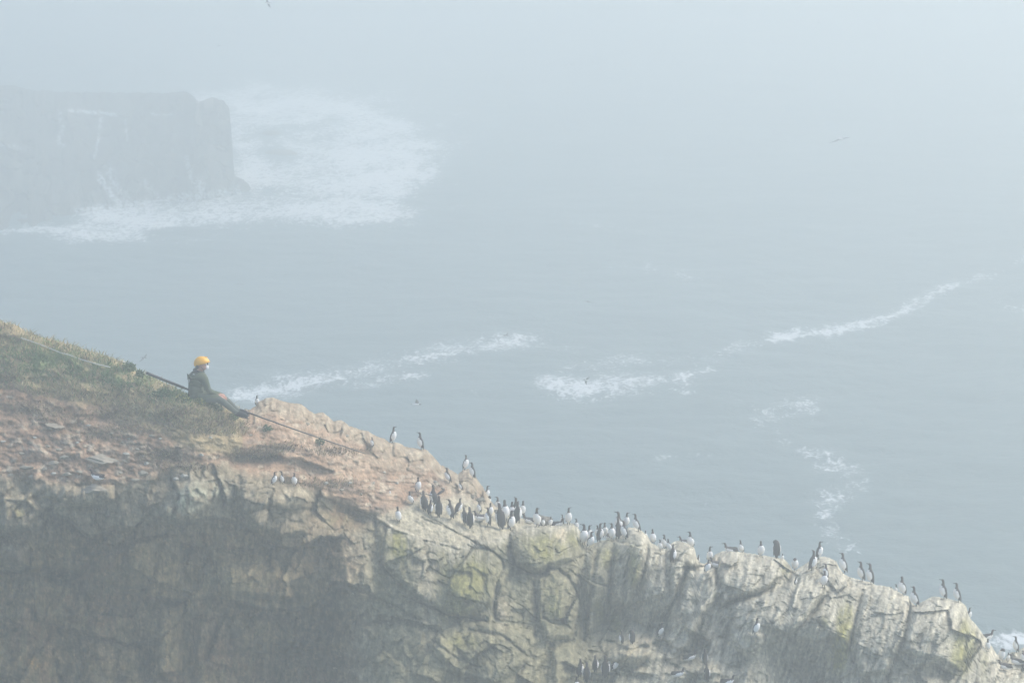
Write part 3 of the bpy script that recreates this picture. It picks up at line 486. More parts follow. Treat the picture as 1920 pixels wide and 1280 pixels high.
def make_bird(name, pose, hy, lean, stout, spread=False):
    sp = {'s': STAND, 'b': BROOD, 'p': PREEN}[pose]
    pts = []
    for x, z, r in sp:
        if pose != 'b': x = x + lean * min(z - .08, .55); z = z - (abs(lean) * .25 * min(max(z - .1, 0), .55))
        pts.append((Vector((x, 0, z)), r))
    n = 18; V_ = []; lat = [Vector((0, 1, 0))] * len(pts); c = [p for p, _ in pts]
    pv = c[7].copy()
    for i in range(8, len(pts)):
        a = R(hy) * min(1, (i - 7) / 3.); Rm = Matrix.Rotation(a, 3, 'Z'); c[i] = pv + Rm @ (c[i] - pv); 
    for i in range(8, len(pts)): lat[i] = Matrix.Rotation(R(hy) * min(1, (i - 7) / 3.), 3, 'Z') @ Vector((0, 1, 0))
    for i in range(len(pts)):
        t = (c[min(i + 1, len(c) - 1)] - c[max(i - 1, 0)]).normalized(); l = (lat[i] - t * lat[i].dot(t)).normalized(); f = l.cross(t)
        r = pts[i][1]; st = stout if 2 <= i <= 7 else 1.
        for j in range(n):
            an = 2 * math.pi * j / n; V_.append(c[i] + f * (r * 1.0 * math.cos(an)) + l * (r * st * math.sin(an)))
    F_ = []; MI = []
    for i in range(len(pts) - 1):
        for j in range(n):
            F_.append((i * n + j, i * n + (j + 1) % n, (i + 1) * n + (j + 1) % n, (i + 1) * n + j))
            an = (j + .5) * 360 / n; an = min(an, 360 - an)
            lim = {1: 75, 2: 105, 3: 122, 4: 124, 5: 120, 6: 90}.get(i, -1)
            MI.append(1 if an < lim else (2 if i >= 7 else 0))
    F_.append(tuple(range(n))[::-1]); MI.append(0); F_.append(tuple((len(pts) - 1) * n + j for j in range(n))); MI.append(2)
    o = mesh_obj(name, V_, F_, [M_BACK, M_WHITE, M_HEAD], midx=MI)
    d = (c[-1] - c[-3]).normalized(); bv, bf = bill_mesh(c[-1], d, .12, .022); mesh_obj("bill", bv, bf, M_FOOT, o)
    for sgn in (-1, 1):
        y = sgn * .055; bx = -.02 if pose != 'b' else -.05
        lv = [(bx - .012, y - .012, .0), (bx + .012, y - .012, .0), (bx + .012, y + .012, .0), (bx - .012, y + .012, .0), (bx - .012, y - .012, .16), (bx + .012, y - .012, .16), (bx + .012, y + .012, .16), (bx - .012, y + .012, .16),
              (bx + .13, y - .05, .0), (bx + .15, y, .0), (bx + .13, y + .05, .0), (bx, y, .022)]
        mesh_obj("foot", lv, [(0,1,5,4),(1,2,6,5),(2,3,7,6),(3,0,4,7),(4,5,6,7),(0,3,2,1),(11,8,9),(11,9,10),(11,10,8),(8,10,9)], M_FOOT, o, smooth=False)
        if spread:
            wv, wf = ellipsoid(-.05, sgn * .36, .60, .10, .26, .025, 0, 12, 8, roll=sgn * .35)
        elif pose == 'b':
            wv, wf = ellipsoid(-.13, sgn * .135, .235, .27, .035, .085, .10)
        else:
            wv, wf = ellipsoid(-.045 + lean * .30, sgn * .118 * (.5 + .5 * stout), .39, .085, .034, .26, .16 + lean * .8)
        mesh_obj("wing", wv, wf, M_BACK, o)
    return o
SG = "seabirds gathered on the cliff"
# u, v of the feet, height in photo px, body heading (0 front, 90 right, 180 away), head heading, pose(s/b/p), lean, behind crest, label
BIRDS = [
(482,761,20,60,80,'s',.0,1,"lone guillemot perched on the ridge just right of the seated person"),
(736,831,31,85,70,'s',.05,0,"guillemot with pale breast turned right, left of the pair atop the brown outcrop"),
(789,843,33,-75,-90,'s',.1,0,"guillemot looking left at the step of the ridge, sea behind its head"),
(698,838,19,-60,-60,'s',.0,0,"small half hidden guillemot beside the end of the black pole"),
(872,881,29,70,-90,'s',.05,0,"guillemot standing on the very tip of the pointed brown rock"),
(886,898,31,-80,-80,'s',-.1,0,"guillemot on the right shoulder of the pointed brown rock"),
(842,905,30,-85,-60,'s',.25,0,"guillemot leaning back left of the pointed brown rock, neck stretched"),
(865,920,20,-85,-70,'s',.2,0,"small guillemot crouched at the foot of the pointed brown rock"),
(911,937,27,80,90,'s',.1,1,"guillemot with brown head and long bill peering right behind the pointed rock"),
(915,951,22,60,40,'p',.0,1,"bent over guillemot showing a white flank behind the pinkish boulder"),
(784,923,30,35,30,'s',.05,0,"upright guillemot with broad white belly above the group on the earth slope"),
(772,945,27,-45,-30,'s',.35,0,"guillemot sprawled back on pale stones, white belly turned left"),
(748,979,31,0,10,'s',.0,0,"solitary front facing guillemot at the left end of the pale flat rock"),
(796,958,38,-160,-170,'s',.0,0,"dark backed guillemot at the left of the tight cluster on the flat rock"),
(806,965,28,130,150,'s',.1,0,"hunched dark guillemot stooping low in the left cluster"),
(814,950,41,-135,-150,'w',.0,0,"guillemot holding its wings spread wide in the left cluster"),
(822,969,39,180,180,'s',.0,0,"guillemot seen squarely from behind below the one with spread wings"),
(845,973,38,-110,-100,'s',.0,0,"dark guillemot with white front edge, third along the flat rock"),
(856,963,30,135,150,'s',.35,0,"guillemot flopped to the right behind the third one on the flat rock"),
(872,982,32,-150,-160,'s',.0,0,"left bird of the overlapping pair seen from behind on the flat rock"),
(883,990,40,165,-170,'s',.0,0,"right bird of the overlapping pair seen from behind on the flat rock"),
(914,986,36,-105,-90,'s',-.05,0,"guillemot pointing its bill left over a crouching neighbour"),
(920,969,27,40,20,'s',.0,0,"guillemot standing just behind the one that points its bill left"),
(901,977,36,-60,-80,'b',.0,0,"dark guillemot lying low beside the one that points its bill left"),
(899,962,24,-70,-60,'s',.0,0,"guillemot with white chest patch in the gap between two groups"),
(932,962,31,10,-80,'s',.0,1,"pale fronted guillemot with raised bill behind the rosy boulder"),
(940,992,49,-155,-150,'s',.0,0,"tall dark guillemot leading the crowded bunch at the rock edge"),
(948,978,42,20,10,'s',.0,0,"white fronted guillemot squeezed behind the tall dark one"),
(958,994,38,85,80,'s',.0,0,"guillemot in profile at the front lip of the crowded bunch"),
(964,972,40,95,-100,'s',.0,1,"highest standing guillemot at the back of the crowded bunch"),
(958,974,34,10,20,'s',.0,0,"guillemot with white breast in the heart of the crowded bunch"),
(972,980,40,150,170,'s',.0,0,"guillemot with round dark back at the right of the crowded bunch"),
(979,968,30,0,10,'s',.0,1,"pale guillemot facing the camera behind the crowded bunch"),
(1008,987,39,-40,30,'s',.3,0,"guillemot leaning back with a long white belly right of the crowded bunch"),
(993,982,34,-80,-90,'b',.0,0,"guillemot sitting tight on the ground among sticks"),
(1019,987,18,-20,-20,'s',.0,0,"little hunched guillemot at the foot of the grey boulder"),
(1031,987,20,35,20,'s',.1,0,"small guillemot with white breast right of the grey boulder"),
(1045,988,30,90,90,'b',.0,1,"low grey guillemot barely showing over the ridge before the big white one"),
(1054,984,20,-85,-90,'s',.0,1,"thin guillemot peeking out left of the big white breasted one"),
(1066,984,33,0,180,'s',.0,0,"big guillemot with full white breast alone on the flat topped knob"),
(1080,995,24,0,-80,'s',.0,1,"guillemot with bill turned left half hidden right of the big white one"),
(1095,1022,40,20,-90,'s',.0,0,"guillemot with dark wings folded over, bill left, in the dip of the ridge"),
(1105,1014,30,40,90,'s',.0,0,"guillemot with bill right behind the folded wing pair in the dip"),
(1105,1027,33,50,80,'s',.15,0,"guillemot with pale belly tipped right, lowest in the dip"),
(1120,1010,26,-30,-40,'s',.0,1,"shaded guillemot at the left back of the middle group"),
(1125,1016,35,110,100,'s',.05,0,"brown backed guillemot with thin white edge leading the middle group"),
(1134,1008,30,10,20,'s',.0,1,"guillemot standing behind the brown backed one in the middle group"),
(1140,1012,26,0,0,'b',.0,0,"low white bellied guillemot tucked between two in the middle group"),
(1148,1013,33,15,-80,'s',-.1,0,"guillemot with big white belly and bill held left in the middle group"),
(1162,1000,42,-60,-90,'s',.0,1,"tallest guillemot of the middle group, reddish bill pointing left"),
(1157,1010,39,-150,-160,'s',.0,0,"dark guillemot from behind under the tallest of the middle group"),
(1174,988,28,0,90,'s',.0,1,"guillemot with bill pointing right on top of the middle group"),
(1172,1011,35,-80,-90,'s',.1,0,"guillemot in left profile at the right end of the middle group"),
(1196,996,34,-75,-60,'s',.2,0,"guillemot on the bare rounded top right of the middle group"),
(1211,1012,18,0,0,'s',.0,1,"guillemot with only its head over the rock shoulder"),
(1225,1020,29,-10,0,'s',.0,1,"broad white fronted guillemot left of the notch in the ridge"),
(1245,1030,29,-50,-40,'s',.0,1,"slim guillemot at the back of the notch in the ridge"),
(1238,1032,22,-30,-70,'s',.0,0,"low guillemot with white throat in the notch in the ridge"),
(1257,1033,25,-45,-30,'s',.3,0,"guillemot slumped against the block in the notch in the ridge"),
(1262,1054,34,115,90,'s',.0,0,"black guillemot with white line down its right on the step below the block"),
(1284,1022,30,-90,-90,'b',.0,1,"guillemot stretched flat along the top of the square block"),
(1297,1027,33,-50,-90,'s',.25,0,"guillemot leaning back at the right corner of the square block"),
(1309,1056,16,120,120,'s',.0,1,"dark guillemot almost lost behind the square block"),
(1330,1054,31,20,80,'s',.05,1,"guillemot with bill to the right in the deep gap of the ridge"),
(1324,1074,28,50,40,'s',.3,0,"guillemot squatting with dark tail to the left in the deep gap"),
(1344,1064,34,-90,-80,'b',.0,0,"dark guillemot lying beside the squatting one in the deep gap"),
(1370,1037,34,-90,-90,'b',.0,1,"long low guillemot facing left on the broad pale dome"),
(1391,1037,26,-50,-40,'s',.2,1,"guillemot sitting upright beside the long low one on the pale dome"),
(1427,1044,32,15,0,'s',.05,0,"white breasted guillemot on the middle of the pale dome"),
(1456,1046,33,170,-110,'p',.0,0,"dark guillemot bending its head down to preen on the pale dome"),
(1467,1051,14,0,0,'s',.0,1,"guillemot with only the crown showing right of the preening one"),
(1491,1070,26,10,0,'p',.0,0,"pale plump guillemot preening in the cleft right of the dome"),
(1522,1069,38,110,-90,'s',.05,0,"guillemot looking back over its shoulder to the left below the grey knob"),
(1535,1048,33,100,90,'s',.1,0,"guillemot at the summit of the grey knob turned to the right"),
(1492,1096,15,80,80,'s',.0,0,"tiny white and black guillemot on the slab under the cleft"),
(1548,1086,30,-70,-90,'s',.0,0,"guillemot with white cheek partly covered by the pale one in front"),
(1544,1100,32,0,-60,'s',.0,0,"front facing pale guillemot on the slab below the grey knob"),
(1583,1074,38,-90,-90,'s',.1,0,"guillemot with long bill left on the right slope of the grey knob"),
(1616,1089,37,-90,-90,'s',.12,0,"left of the two guillemots posing side by side on the saddle"),
(1632,1095,39,-85,-85,'s',.05,0,"right of the two guillemots posing side by side on the saddle"),
(1680,1112,18,-60,-90,'s',.0,1,"guillemot showing just its head behind the one on the rounded block"),
(1693,1116,38,-80,-50,'s',.1,0,"guillemot at the right brow of the rounded block"),
(1717,1136,39,-80,-70,'s',.1,0,"guillemot standing in the cleft before the last big block"),
(1769,1123,38,-90,-90,'s',.1,0,"left of the two well spaced guillemots on the last big block"),
(1796,1129,37,-90,-70,'s',.1,0,"right of the two well spaced guillemots on the last big block"),
(1816,1162,24,80,100,'s',.1,1,"guillemot seen as a white sliver behind the edge of the last big block"),
(1850,1200,34,100,90,'b',.0,1,"guillemot arched over on the small shelf behind the last block"),
(1852,1220,24,-10,0,'s',.0,0,"guillemot with white front under the arched one on the small shelf"),
(1877,1240,26,-20,40,'p',.0,0,"round white guillemot bowing in the corner colony"),
(1890,1240,18,20,0,'s',.0,0,"small greyish guillemot beside the bowing one in the corner colony"),
(1905,1223,31,-85,-90,'s',.05,0,"upright guillemot in left profile with surf behind it"),
(1884,1255,34,-90,-60,'b',.0,0,"dark guillemot lying with white breast left, lowest of the corner colony"),
(1906,1246,34,-90,-90,'b',.0,0,"guillemot reclining under the upright one in the corner colony"),
(1918,1242,24,-60,-30,'s',.0,0,"guillemot cut by the right edge of the picture"),
(1165,1207,25,-125,-140,'s',.0,0,"dim guillemot with thin white side line on the shaded ledge"),
(1184,1207,26,-150,-100,'p',.0,0,"dim guillemot with curved white nape preening on the shaded ledge"),
(1236,1194,28,60,70,'s',.15,0,"guillemot with bright belly standing where the shaded ledge meets the pale rib"),
(1087,1268,34,130,150,'s',.0,0,"leftmost guillemot of the lower ledge party, white throat line"),
(1099,1278,37,180,180,'s',.0,0,"guillemot from behind with white side lines, second in the lower ledge party"),
(1117,1259,31,160,170,'s',.0,0,"shadowy guillemot at the back of the lower ledge party"),
(1136,1270,42,180,180,'s',.0,0,"largest guillemot of the lower ledge party seen from behind"),
(1146,1251,28,35,60,'s',.0,0,"guillemot with white breast looking up in the lower ledge party"),
(1151,1257,29,65,60,'s',.25,0,"rightmost guillemot of the lower ledge party leaning back"),
(1080,1300,33,20,30,'s',.0,0,"guillemot cut off by the bottom edge under the lower ledge party"),
(1294,1238,34,90,90,'b',.0,0,"guillemot lying flat and facing right below the pale rib"),
(1271,1269,32,85,80,'b',.0,0,"guillemot crouching right on the pale lower shelf"),
(1322,1246,30,180,170,'s',.0,0,"dark guillemot upper of two standing one above the other by the wall"),
(1326,1276,34,170,180,'s',.0,0,"dark guillemot lower of two standing one above the other by the wall"),
(1364,1284,34,90,90,'b',.0,0,"guillemot sitting right at the bottom edge beneath the wall"),
(1416,1189,33,60,90,'s',.12,0,"single guillemot clinging to the middle of the pale striped face"),
(183,900,34,-85,-90,'b',.0,0,"lone black and white bird sitting on a tan boulder at the cliff edge"),
(512,909,26,75,90,'s',.1,0,"left bird of the pair touching bills on the upper left ledge"),
(530,908,25,-75,-90,'s',.1,0,"right bird of the pair touching bills on the upper left ledge"),
(552,911,26,-20,-40,'s',.05,0,"single white fronted bird right of the pair touching bills"),
]
for (u, v, h, yaw, hyaw, pose, lean, beh, lab) in BIRDS:
    spread = pose == 'w'; pose = 's' if spread else pose
    if beh: t = surf_t(u, max(v, crest_at(u)) ) ; t = max(t, surf_t(u, crest_at(u) + 2)) + .18
    else: t = surf_t(u, v) - .04
    if u == 183: t -= .32
    p = Vector(P(u, v, t)); k = {'s': 1/.955, 'p': 1/.80, 'b': 1.0}[pose]
    H = h * k * t / FPX / CP
    rel = yaw - hyaw; rel = (rel + 180) % 360 - 180
    o = make_bird("guillemot", pose, max(-110, min(110, -rel)), lean + random.uniform(-.07, .10), random.uniform(1.02, 1.16), spread)
    o.location = p; o.scale = (H, H, H); o.rotation_euler = (random.uniform(-.07, .07), 0, R(yaw - 90 + random.uniform(-12, 12)))
    tag(o, lab, "seabird", SG)
# --- birds on the wing
def make_flyer(u, v, t, span, yaw, bank, up1, up2, grey, lab):
    L = span * .52; sp = [(-.5,0,.012),(-.42,0,.045),(-.25,0,.10),(-.05,-.01,.145),(.12,0,.14),(.25,.02,.10),(.33,.04,.07),(.41,.05,.062),(.47,.045,.045),(.51,.04,.02)]
    n = 14; V_ = []; F_ = []; MI = []
    for x, z, r in sp:
        for j in range(n):
            a = 2 * math.pi * j / n; V_.append(((x) * L, r * math.sin(a) * L, (z - r * .9 * math.cos(a)) * L))
    for i in range(len(sp) - 1):
        for j in range(n):
            F_.append((i * n + j, (i + 1) * n + j, (i + 1) * n + (j + 1) % n, i * n + (j + 1) % n)); a = (j + .5) * 360 / n; a = min(a, 360 - a)
            MI.append(1 if (a < 100 and 1 <= i <= 5) or (grey and i < 9) else (2 if i >= 6 else 0))
    F_.append(tuple(range(n))); MI.append(0); F_.append(tuple((len(sp) - 1) * n + j for j in range(n))[::-1]); MI.append(2)
    mt = [M_GREY if grey else M_BACK, M_WHITE, M_GREY if grey else M_HEAD]
    o = mesh_obj("gull" if grey else "flying_guillemot", V_, F_, mt, midx=MI)
    bv, bf = bill_mesh(Vector((.51 * L, 0, .04 * L)), Vector((1, 0, -.05)), .1 * L, .02 * L); mesh_obj("bill", bv, bf, M_FOOT, o)
    for sgn, upa in ((1, up1), (-1, up2)):
        W_s = []; st = [(0,.16,.03),(.25,.17,.024),(.5,.14,.018),(.75,.09,.012),(1,.015,.004)]
        for f, ch, th in st:
            y = sgn * (.08 * L + f * span * .5 * math.cos(upa)); z = .03 * L + f * span * .5 * math.sin(upa) * (1 - .25 * f) ; x = .08 * L - .25 * L * max(0, f - .35)
            for dx, dz in ((ch * 1.0, 0), (0, th), (-ch * 1.1, 0), (0, -th)): W_s.append((x + dx * L, y, z + dz * L))
        wf = [(i * 4 + j, (i + 1) * 4 + j, (i + 1) * 4 + (j + 1) % 4, i * 4 + (j + 1) % 4) for i in range(4) for j in range(4)] + [(0,1,2,3),(19,18,17,16)]
        mesh_obj("wing", W_s, wf, M_GREY if grey else M_BACK, o)
    o.location = Vector(P(u, v, t)); o.rotation_euler = (bank, 0, R(yaw - 90)); tag(o, lab, "seabird", "seabirds flying over the water")
M_GREY = plain("gull_grey", (.16, .17, .18), .6, .1, 20)
for a in [
 (780,758,104,.70,80,-.95,.8,1.7,0,"nearest flying guillemot, white belly, left of the crest birds over open water"),
 (1103,566,150,.70,-150,.1,.15,-.25,0,"flying guillemot above the long foam line near the picture centre"),
 (1100,712,140,.70,-70,.3,.4,-1.1,0,"flying guillemot crossing the thick white foam patch, one wing down"),
 (948,629,165,.66,60,.1,.3,.2,0,"flying guillemot skimming the upper edge of the left foam line"),
 (1575,261,150,1.25,20,.0,.12,-.45,1,"wide winged dark gull gliding alone at upper right"),
 (449,532,190,.66,170,.0,-.3,-.3,0,"small flying bird left over the water below the surf"),
 (536,516,210,.55,80,.0,.3,.1,0,"tiny pale flying bird below the surf, right of its neighbour"),
 (269,671,150,.72,60,.2,.3,-.3,0,"flying bird just over the grassy slope left of the pole end"),
 (503,6,170,.80,-120,.4,.7,-.9,0,"flying bird touching the top edge of the picture"),
 (410,87,230,.62,100,.0,.4,.2,0,"faint flying bird above the headland in the fog"),
 (1066,123,230,.95,30,.0,.1,.05,1,"very faint gull gliding at the top centre"),
 (1535,43,260,.5,90,.0,.5,.3,0,"speck of a bird near the top right in the fog"),
 ]: make_flyer(*a)

# ------------------------------------------------------------------ stones
def stone(u, v, wpx, hpx, mat, lab, name="stone", cat="stone", group=None, tilt=0, dt=0., seed=None):
    r = random.Random(seed if seed is not None else int(u * 13 + v)); t = surf_t(u, v) + dt; s = t / FPX
    bm = bmesh.new(); bmesh.ops.create_icosphere(bm, subdivisions=4 if wpx > 18 else 2, radius=1)
    pl = []
    for _ in range(16):
        d = Vector((r.uniform(-1, 1), r.uniform(-1, 1), r.uniform(-1, 1))).normalized(); pl.append((d, r.uniform(.5, .85)))
    for vv in bm.verts:
        for d, k in pl:
            q = vv.co.dot(d)
            if q > k: vv.co -= d * (q - k)
        vv.co *= 1 + .07 * math.sin(vv.co.x * 9 + vv.co.y * 7 + seed_phase(u)) * math.sin(vv.co.z * 11 + seed_phase(v))
    bmesh.ops.scale(bm, vec=Vector((wpx * s * .55, wpx * s * .45, hpx * s * .60)), verts=bm.verts)
    me = bpy.data.meshes.new(name); bm.to_mesh(me); bm.free(); me.materials.append(mat)
    o = bpy.data.objects.new(name, me); col.objects.link(o); o.location = Vector(P(u, v, t - .02)); o.rotation_euler = (r.uniform(-.2, .2), R(tilt), r.uniform(-.4, .4))
    tag(o, lab, cat, group); return o
def seed_phase(u): return (u * 12.9898) % 6.28
stone(105, 799, 38, 6, M_STONE, "long pale splintered slab jutting from the grassy bank", tilt=12)
stone(190, 860, 60, 17, M_STONE, "largest pale grey slab lying on the bare earth", tilt=4)
stone(228, 679, 18, 8, M_STONE2, "pale stone on the skyline beside the green tuft", tilt=20)
stone(102, 867, 25, 9, M_STONE, "flat brown stone below and left of the largest slab")
stone(50, 876, 36, 7, M_STONE, "thin wide stone ledge at the far left of the earth bank")
stone(176, 918, 52, 20, M_STONE, "tan boulder at the cliff edge carrying a sitting bird", tilt=-4)
stone(266, 887, 22, 11, M_STONE, "rounded stone above the pale slabs of the cliff edge")
stone(252, 899, 20, 8, M_STONE, "flat stone just under the rounded one near the cliff edge")
stone(347, 892, 17, 9, M_STONE2, "pale stone, right one of two at the foot of the dry grass")
stone(330, 898, 14, 9, M_STONE2, "pale stone, left one of two at the foot of the dry grass")
stone(901, 938, 24, 11, M_BOULD, "rosy boulder right of the pointed brown rock", "boulder", "boulder")
stone(886, 931, 15, 8, M_STONE, "pale stone under the pointed brown rock")
stone(1020, 975, 32, 20, M_BOULD, "round grey brown boulder on the ridge among small guillemots", "boulder", "boulder", dt=.15)
stone(933, 962, 26, 18, M_BOULD, "rosy rounded boulder in front of the pale fronted guillemot", "boulder", "boulder")
stone(816, 903, 9, 5, M_STONE2, "small white stone on the earth above the wing spreading bird")
eg = stone(731, 923, 6, 7, M_WHITE, "round pale egg lying alone on the brown slope", "egg", "egg", seed=1)
for u, v, a, b in [(89,836,13,6),(110,842,15,6),(120,857,17,7),(7,827,12,4),(65,820,9,5),(84,878,12,7),(166,797,10,4),(210,812,11,5),(229,829,9,4),(242,822,9,5),(236,850,15,6),(285,817,13,5),(100,887,12,6),(127,889,20,7),(82,879,10,7),(145,830,9,4),
     (300,822,8,4),(258,842,10,5),(275,868,12,5),(40,850,12,5),(60,892,16,7),(20,890,14,7),(150,884,14,5),(225,886,12,6),(395,820,8,5),(378,852,10,6),(470,815,9,4),(677,926,7,5),(655,905,10,5),(700,905,9,4),(610,905,13,6),(640,918,12,5),(575,795,14,6),(650,817,10,4),(790,925,10,5),(745,905,8,4),(720,885,8,4),(830,915,8,4)]:
    stone(u, v, a, b, M_STONE if (u * 7 + v) % 3 else M_STONE2, "small stone half buried in the bare earth of the slope", group="small stones in the earth slope")
# half drowned rocks in the surf
for u, v, wd, hg, lab in [(525,288,66,16,"low flat rock awash in the surf, the larger of two"), (508,249,34,9,"low rock awash in the surf, the smaller of two")]:
    t = float(sea_t(v)); s = t / FPX; bm = bmesh.new(); bmesh.ops.create_icosphere(bm, subdivisions=4, radius=1)
    for q in bm.verts: q.co *= 1 + .18 * float(fbm(np.array(q.co.x * 2 + q.co.z + u), np.array(q.co.y * 2 - q.co.z), 3))
    bmesh.ops.scale(bm, vec=Vector((wd * s * .5, wd * s * .42, hg * s * .55)), verts=bm.verts)
    me = bpy.data.meshes.new("rock"); bm.to_mesh(me); bm.free(); me.materials.append(M_BOULD); me.polygons.foreach_set("use_smooth", np.ones(len(me.polygons), bool))
    o = bpy.data.objects.new("rock", me); col.objects.link(o); o.location = Vector(P(u, v + 4, t)); o.location.z = -.1; tag(o, lab, "rock")

# ------------------------------------------------------------------ grass, plants
def blades(name, N_, sampler, colours, hrange, wpx=.006, bend=.5):
    vs_ = []; fs = []; cs = []
    for _ in range(N_):
        q = sampler()
        if q is None: continue
        u, v, kind = q; p = ground(u, v)
        h = random.uniform(*hrange) * (1 if kind != 'g' else .8); a = random.uniform(0, 6.283); w_ = wpx * random.uniform(.7, 1.6)
        dx, dy = math.cos(a), math.sin(a); bx, by = random.gauss(0, bend) * h, random.gauss(0, bend) * h - .1 * h
        c_ = random.choice(colours[kind]); k = random.uniform(.9, 1.6); c_ = tuple(min(.8, x * k) for x in c_)
        i = len(vs_)
        p = p - Vector((0, 0, .02))
        vs_ += [p + Vector((dx * w_, dy * w_, 0)), p - Vector((dx * w_, dy * w_, 0)), p + Vector((bx * .4 - dx * w_ * .8, by * .4 - dy * w_ * .8, h * .6)), p + Vector((bx * .4 + dx * w_ * .8, by * .4 + dy * w_ * .8, h * .6)), p + Vector((bx, by, h))]
        fs += [(i, i + 1, i + 2, i + 3), (i + 3, i + 2, i + 4)]; cs += [c_] * 5
    return mesh_obj(name, vs_, fs, M_GRASS, smooth=False, vcol=np.array(cs))
GC = {'g': [(.12,.19,.075),(.16,.23,.085),(.10,.16,.07),(.21,.25,.10)], 'd': [(.38,.32,.18),(.44,.37,.22),(.31,.27,.15),(.27,.26,.13)], 'b': [(.22,.155,.11),(.30,.21,.15),(.17,.13,.11)]}
def gs():
    u = random.uniform(-60, 475); c = crest_at(u); dep = 125 - .16 * max(u, 0)
    if u > 400 and random.random() < (u - 400) / 75.: return None
    v = c + dep * random.random() ** 1.1
    gsc = max(math.exp(-((u - 60) / 120) ** 2 - ((v - 680) / 34) ** 2), math.exp(-((u - 215) / 105) ** 2 - ((v - 705 - .12 * (u - 215)) / 24) ** 2), math.exp(-((u - 350) / 60) ** 2 - ((v - 745) / 15) ** 2))
    n_ = float(pn(u / 22, v / 14))
    if n_ < -.25 and random.random() < .75: return None
    return (u, v, 'g' if random.random() < gsc * 1.1 + .5 * n_ * gsc * .9 + .04 else ('d' if random.random() < .8 else 'b'))
g1 = blades("grass", 14000, gs, GC, (.04, .15), .008, .7); tag(g1, "short green and straw coloured grass covering the upper left slope", "grass", None, "stuff")
TU = [(320,785,22,24),(300,855,30,14),(60,762,50,14),(475,852,44,9),(215,772,36,10),(15,705,18,20),(390,800,40,14),(430,800,40,12),(620,845,50,8),(600,905,60,8),(180,815,60,12),(120,780,60,12),(250,800,40,10),(520,838,30,8),(350,875,40,8)]
def gd():
    x, y, a, b = random.choice(TU); u = random.gauss(x, a * .6); v = random.gauss(y, b * .6)
    return (u, v, 'b' if random.random() < .6 else 'd') if v > crest_at(u) + 2 else None
g2 = blades("dry_grass", 9000, gd, GC, (.03, .09), .006, .9); tag(g2, "withered brown grass tufts scattered over the earth bank", "grass", None, "stuff")
M_LEAF = vcol_mat("leaves", .7)
def plant(u, v, wpx, hpx, n, cols, lab):
    p0 = ground(u, v); s = surf_t(u, v) / FPX; vs_ = []; fs = []; cs = []
    for _ in range(n):
        a = random.uniform(0, 6.283); rr = random.random() ** .6
        b = Vector((math.cos(a) * rr * wpx * s * .5, math.sin(a) * rr * wpx * s * .35, random.random() * hpx * s * (1.1 - rr * .6)))
        L = random.uniform(.02, .05); d = Vector((random.gauss(0, 1), random.gauss(0, 1), random.uniform(.1, 1.4))).normalized(); w_ = d.cross(Vector((random.gauss(0, 1), random.gauss(0, 1), random.gauss(0, 1)))).normalized() * L * .3
        i = len(vs_); vs_ += [b, b + d * L * .5 + w_, b + d * L, b + d * L * .5 - w_]; fs.append((i, i + 1, i + 2, i + 3)); k = random.uniform(.7, 1.3); c_ = random.choice(cols); cs += [tuple(x * k for x in c_)] * 4
    st = mesh_obj("plant", vs_, fs, M_LEAF, smooth=False, vcol=np.array(cs), loc=p0 - Vector((0, 0, .02))); tag(st, lab, "plant")
    sv = []; sf = []
    for k in range(7):
        a = k * .9; tip = Vector((math.cos(a) * wpx * s * .35, math.sin(a) * wpx * s * .22, hpx * s * .8)); i = len(sv); w_ = .003
        sv += [Vector((w_,0,0)), Vector((-w_,0,0)), Vector((0,w_,0)), tip]; sf += [(i,i+1,i+3),(i+1,i+2,i+3),(i+2,i,i+3)]
    mesh_obj("stem", sv, sf, M_BOULD, st, smooth=False)
GL = [(.08,.14,.05),(.11,.17,.06),(.06,.11,.045)]; YL = GL + [(.42,.38,.06),(.30,.30,.07)]
plant(500, 806, 20, 13, 240, GL, "small green plant on the bare earth under the pole, the left one")
plant(598, 832, 22, 14, 260, GL + [(.2,.2,.08)], "small olive plant next to the pole further down the slope")
plant(240, 694, 32, 18, 420, GL, "leafy green clump on the skyline right of the pale stone")
plant(262, 706, 14, 16, 420, GL, "single upright weed left of the pole end")
plant(306, 742, 40, 18, 520, GL, "dark green leafy clump behind the seated person's back")
plant(342, 752, 34, 17, 340, YL, "yellow flowering plant at the hip of the seated person")
plant(372, 757, 30, 14, 300, YL, "yellow green plant in front of the seated person's lap")
plant(402, 768, 34, 20, 380, GL, "green plant below the seated person's thigh")
plant(434, 786, 26, 13, 420, GL + [(.3,.27,.15)], "low plant below the seated person's shins")

# ------------------------------------------------------------------ tubes, rope, pole
def tube(name, pts, rad, mat, parent=None, n=8):
    pts = [Vector(p) for p in pts]; V_ = []; m_ = len(pts)
    for i, p in enumerate(pts):
        t = (pts[min(i + 1, m_ - 1)] - pts[max(i - 1, 0)]).normalized(); a = t.cross(Vector((0, 0, 1)));
        if a.length < 1e-3: a = Vector((1, 0, 0))
        a.normalize(); b = t.cross(a); r = rad[i] if isinstance(rad, (list, tuple)) else rad
        for j in range(n): an = 2 * math.pi * j / n; V_.append(p + a * r * math.cos(an) + b * r * math.sin(an))
    F_ = [(i * n + j, i * n + (j + 1) % n, (i + 1) * n + (j + 1) % n, (i + 1) * n + j) for i in range(m_ - 1) for j in range(n)] + [tuple(range(n))[::-1], tuple((m_ - 1) * n + j for j in range(n))]
    return mesh_obj(name, V_, F_, mat, parent)
rp = []
for u, v in [(40,636),(55,641),(75,648),(95,656),(112,663),(130,668),(152,676),(175,683),(190,687),(207,691)]:
    rp.append(ground(u, v) + Vector((0, -.05, .04)))
rope = tube("rope", rp, .011, M_ROPE); tag(rope, "thin pale rope lying down the grassy slope at upper left", "rope")
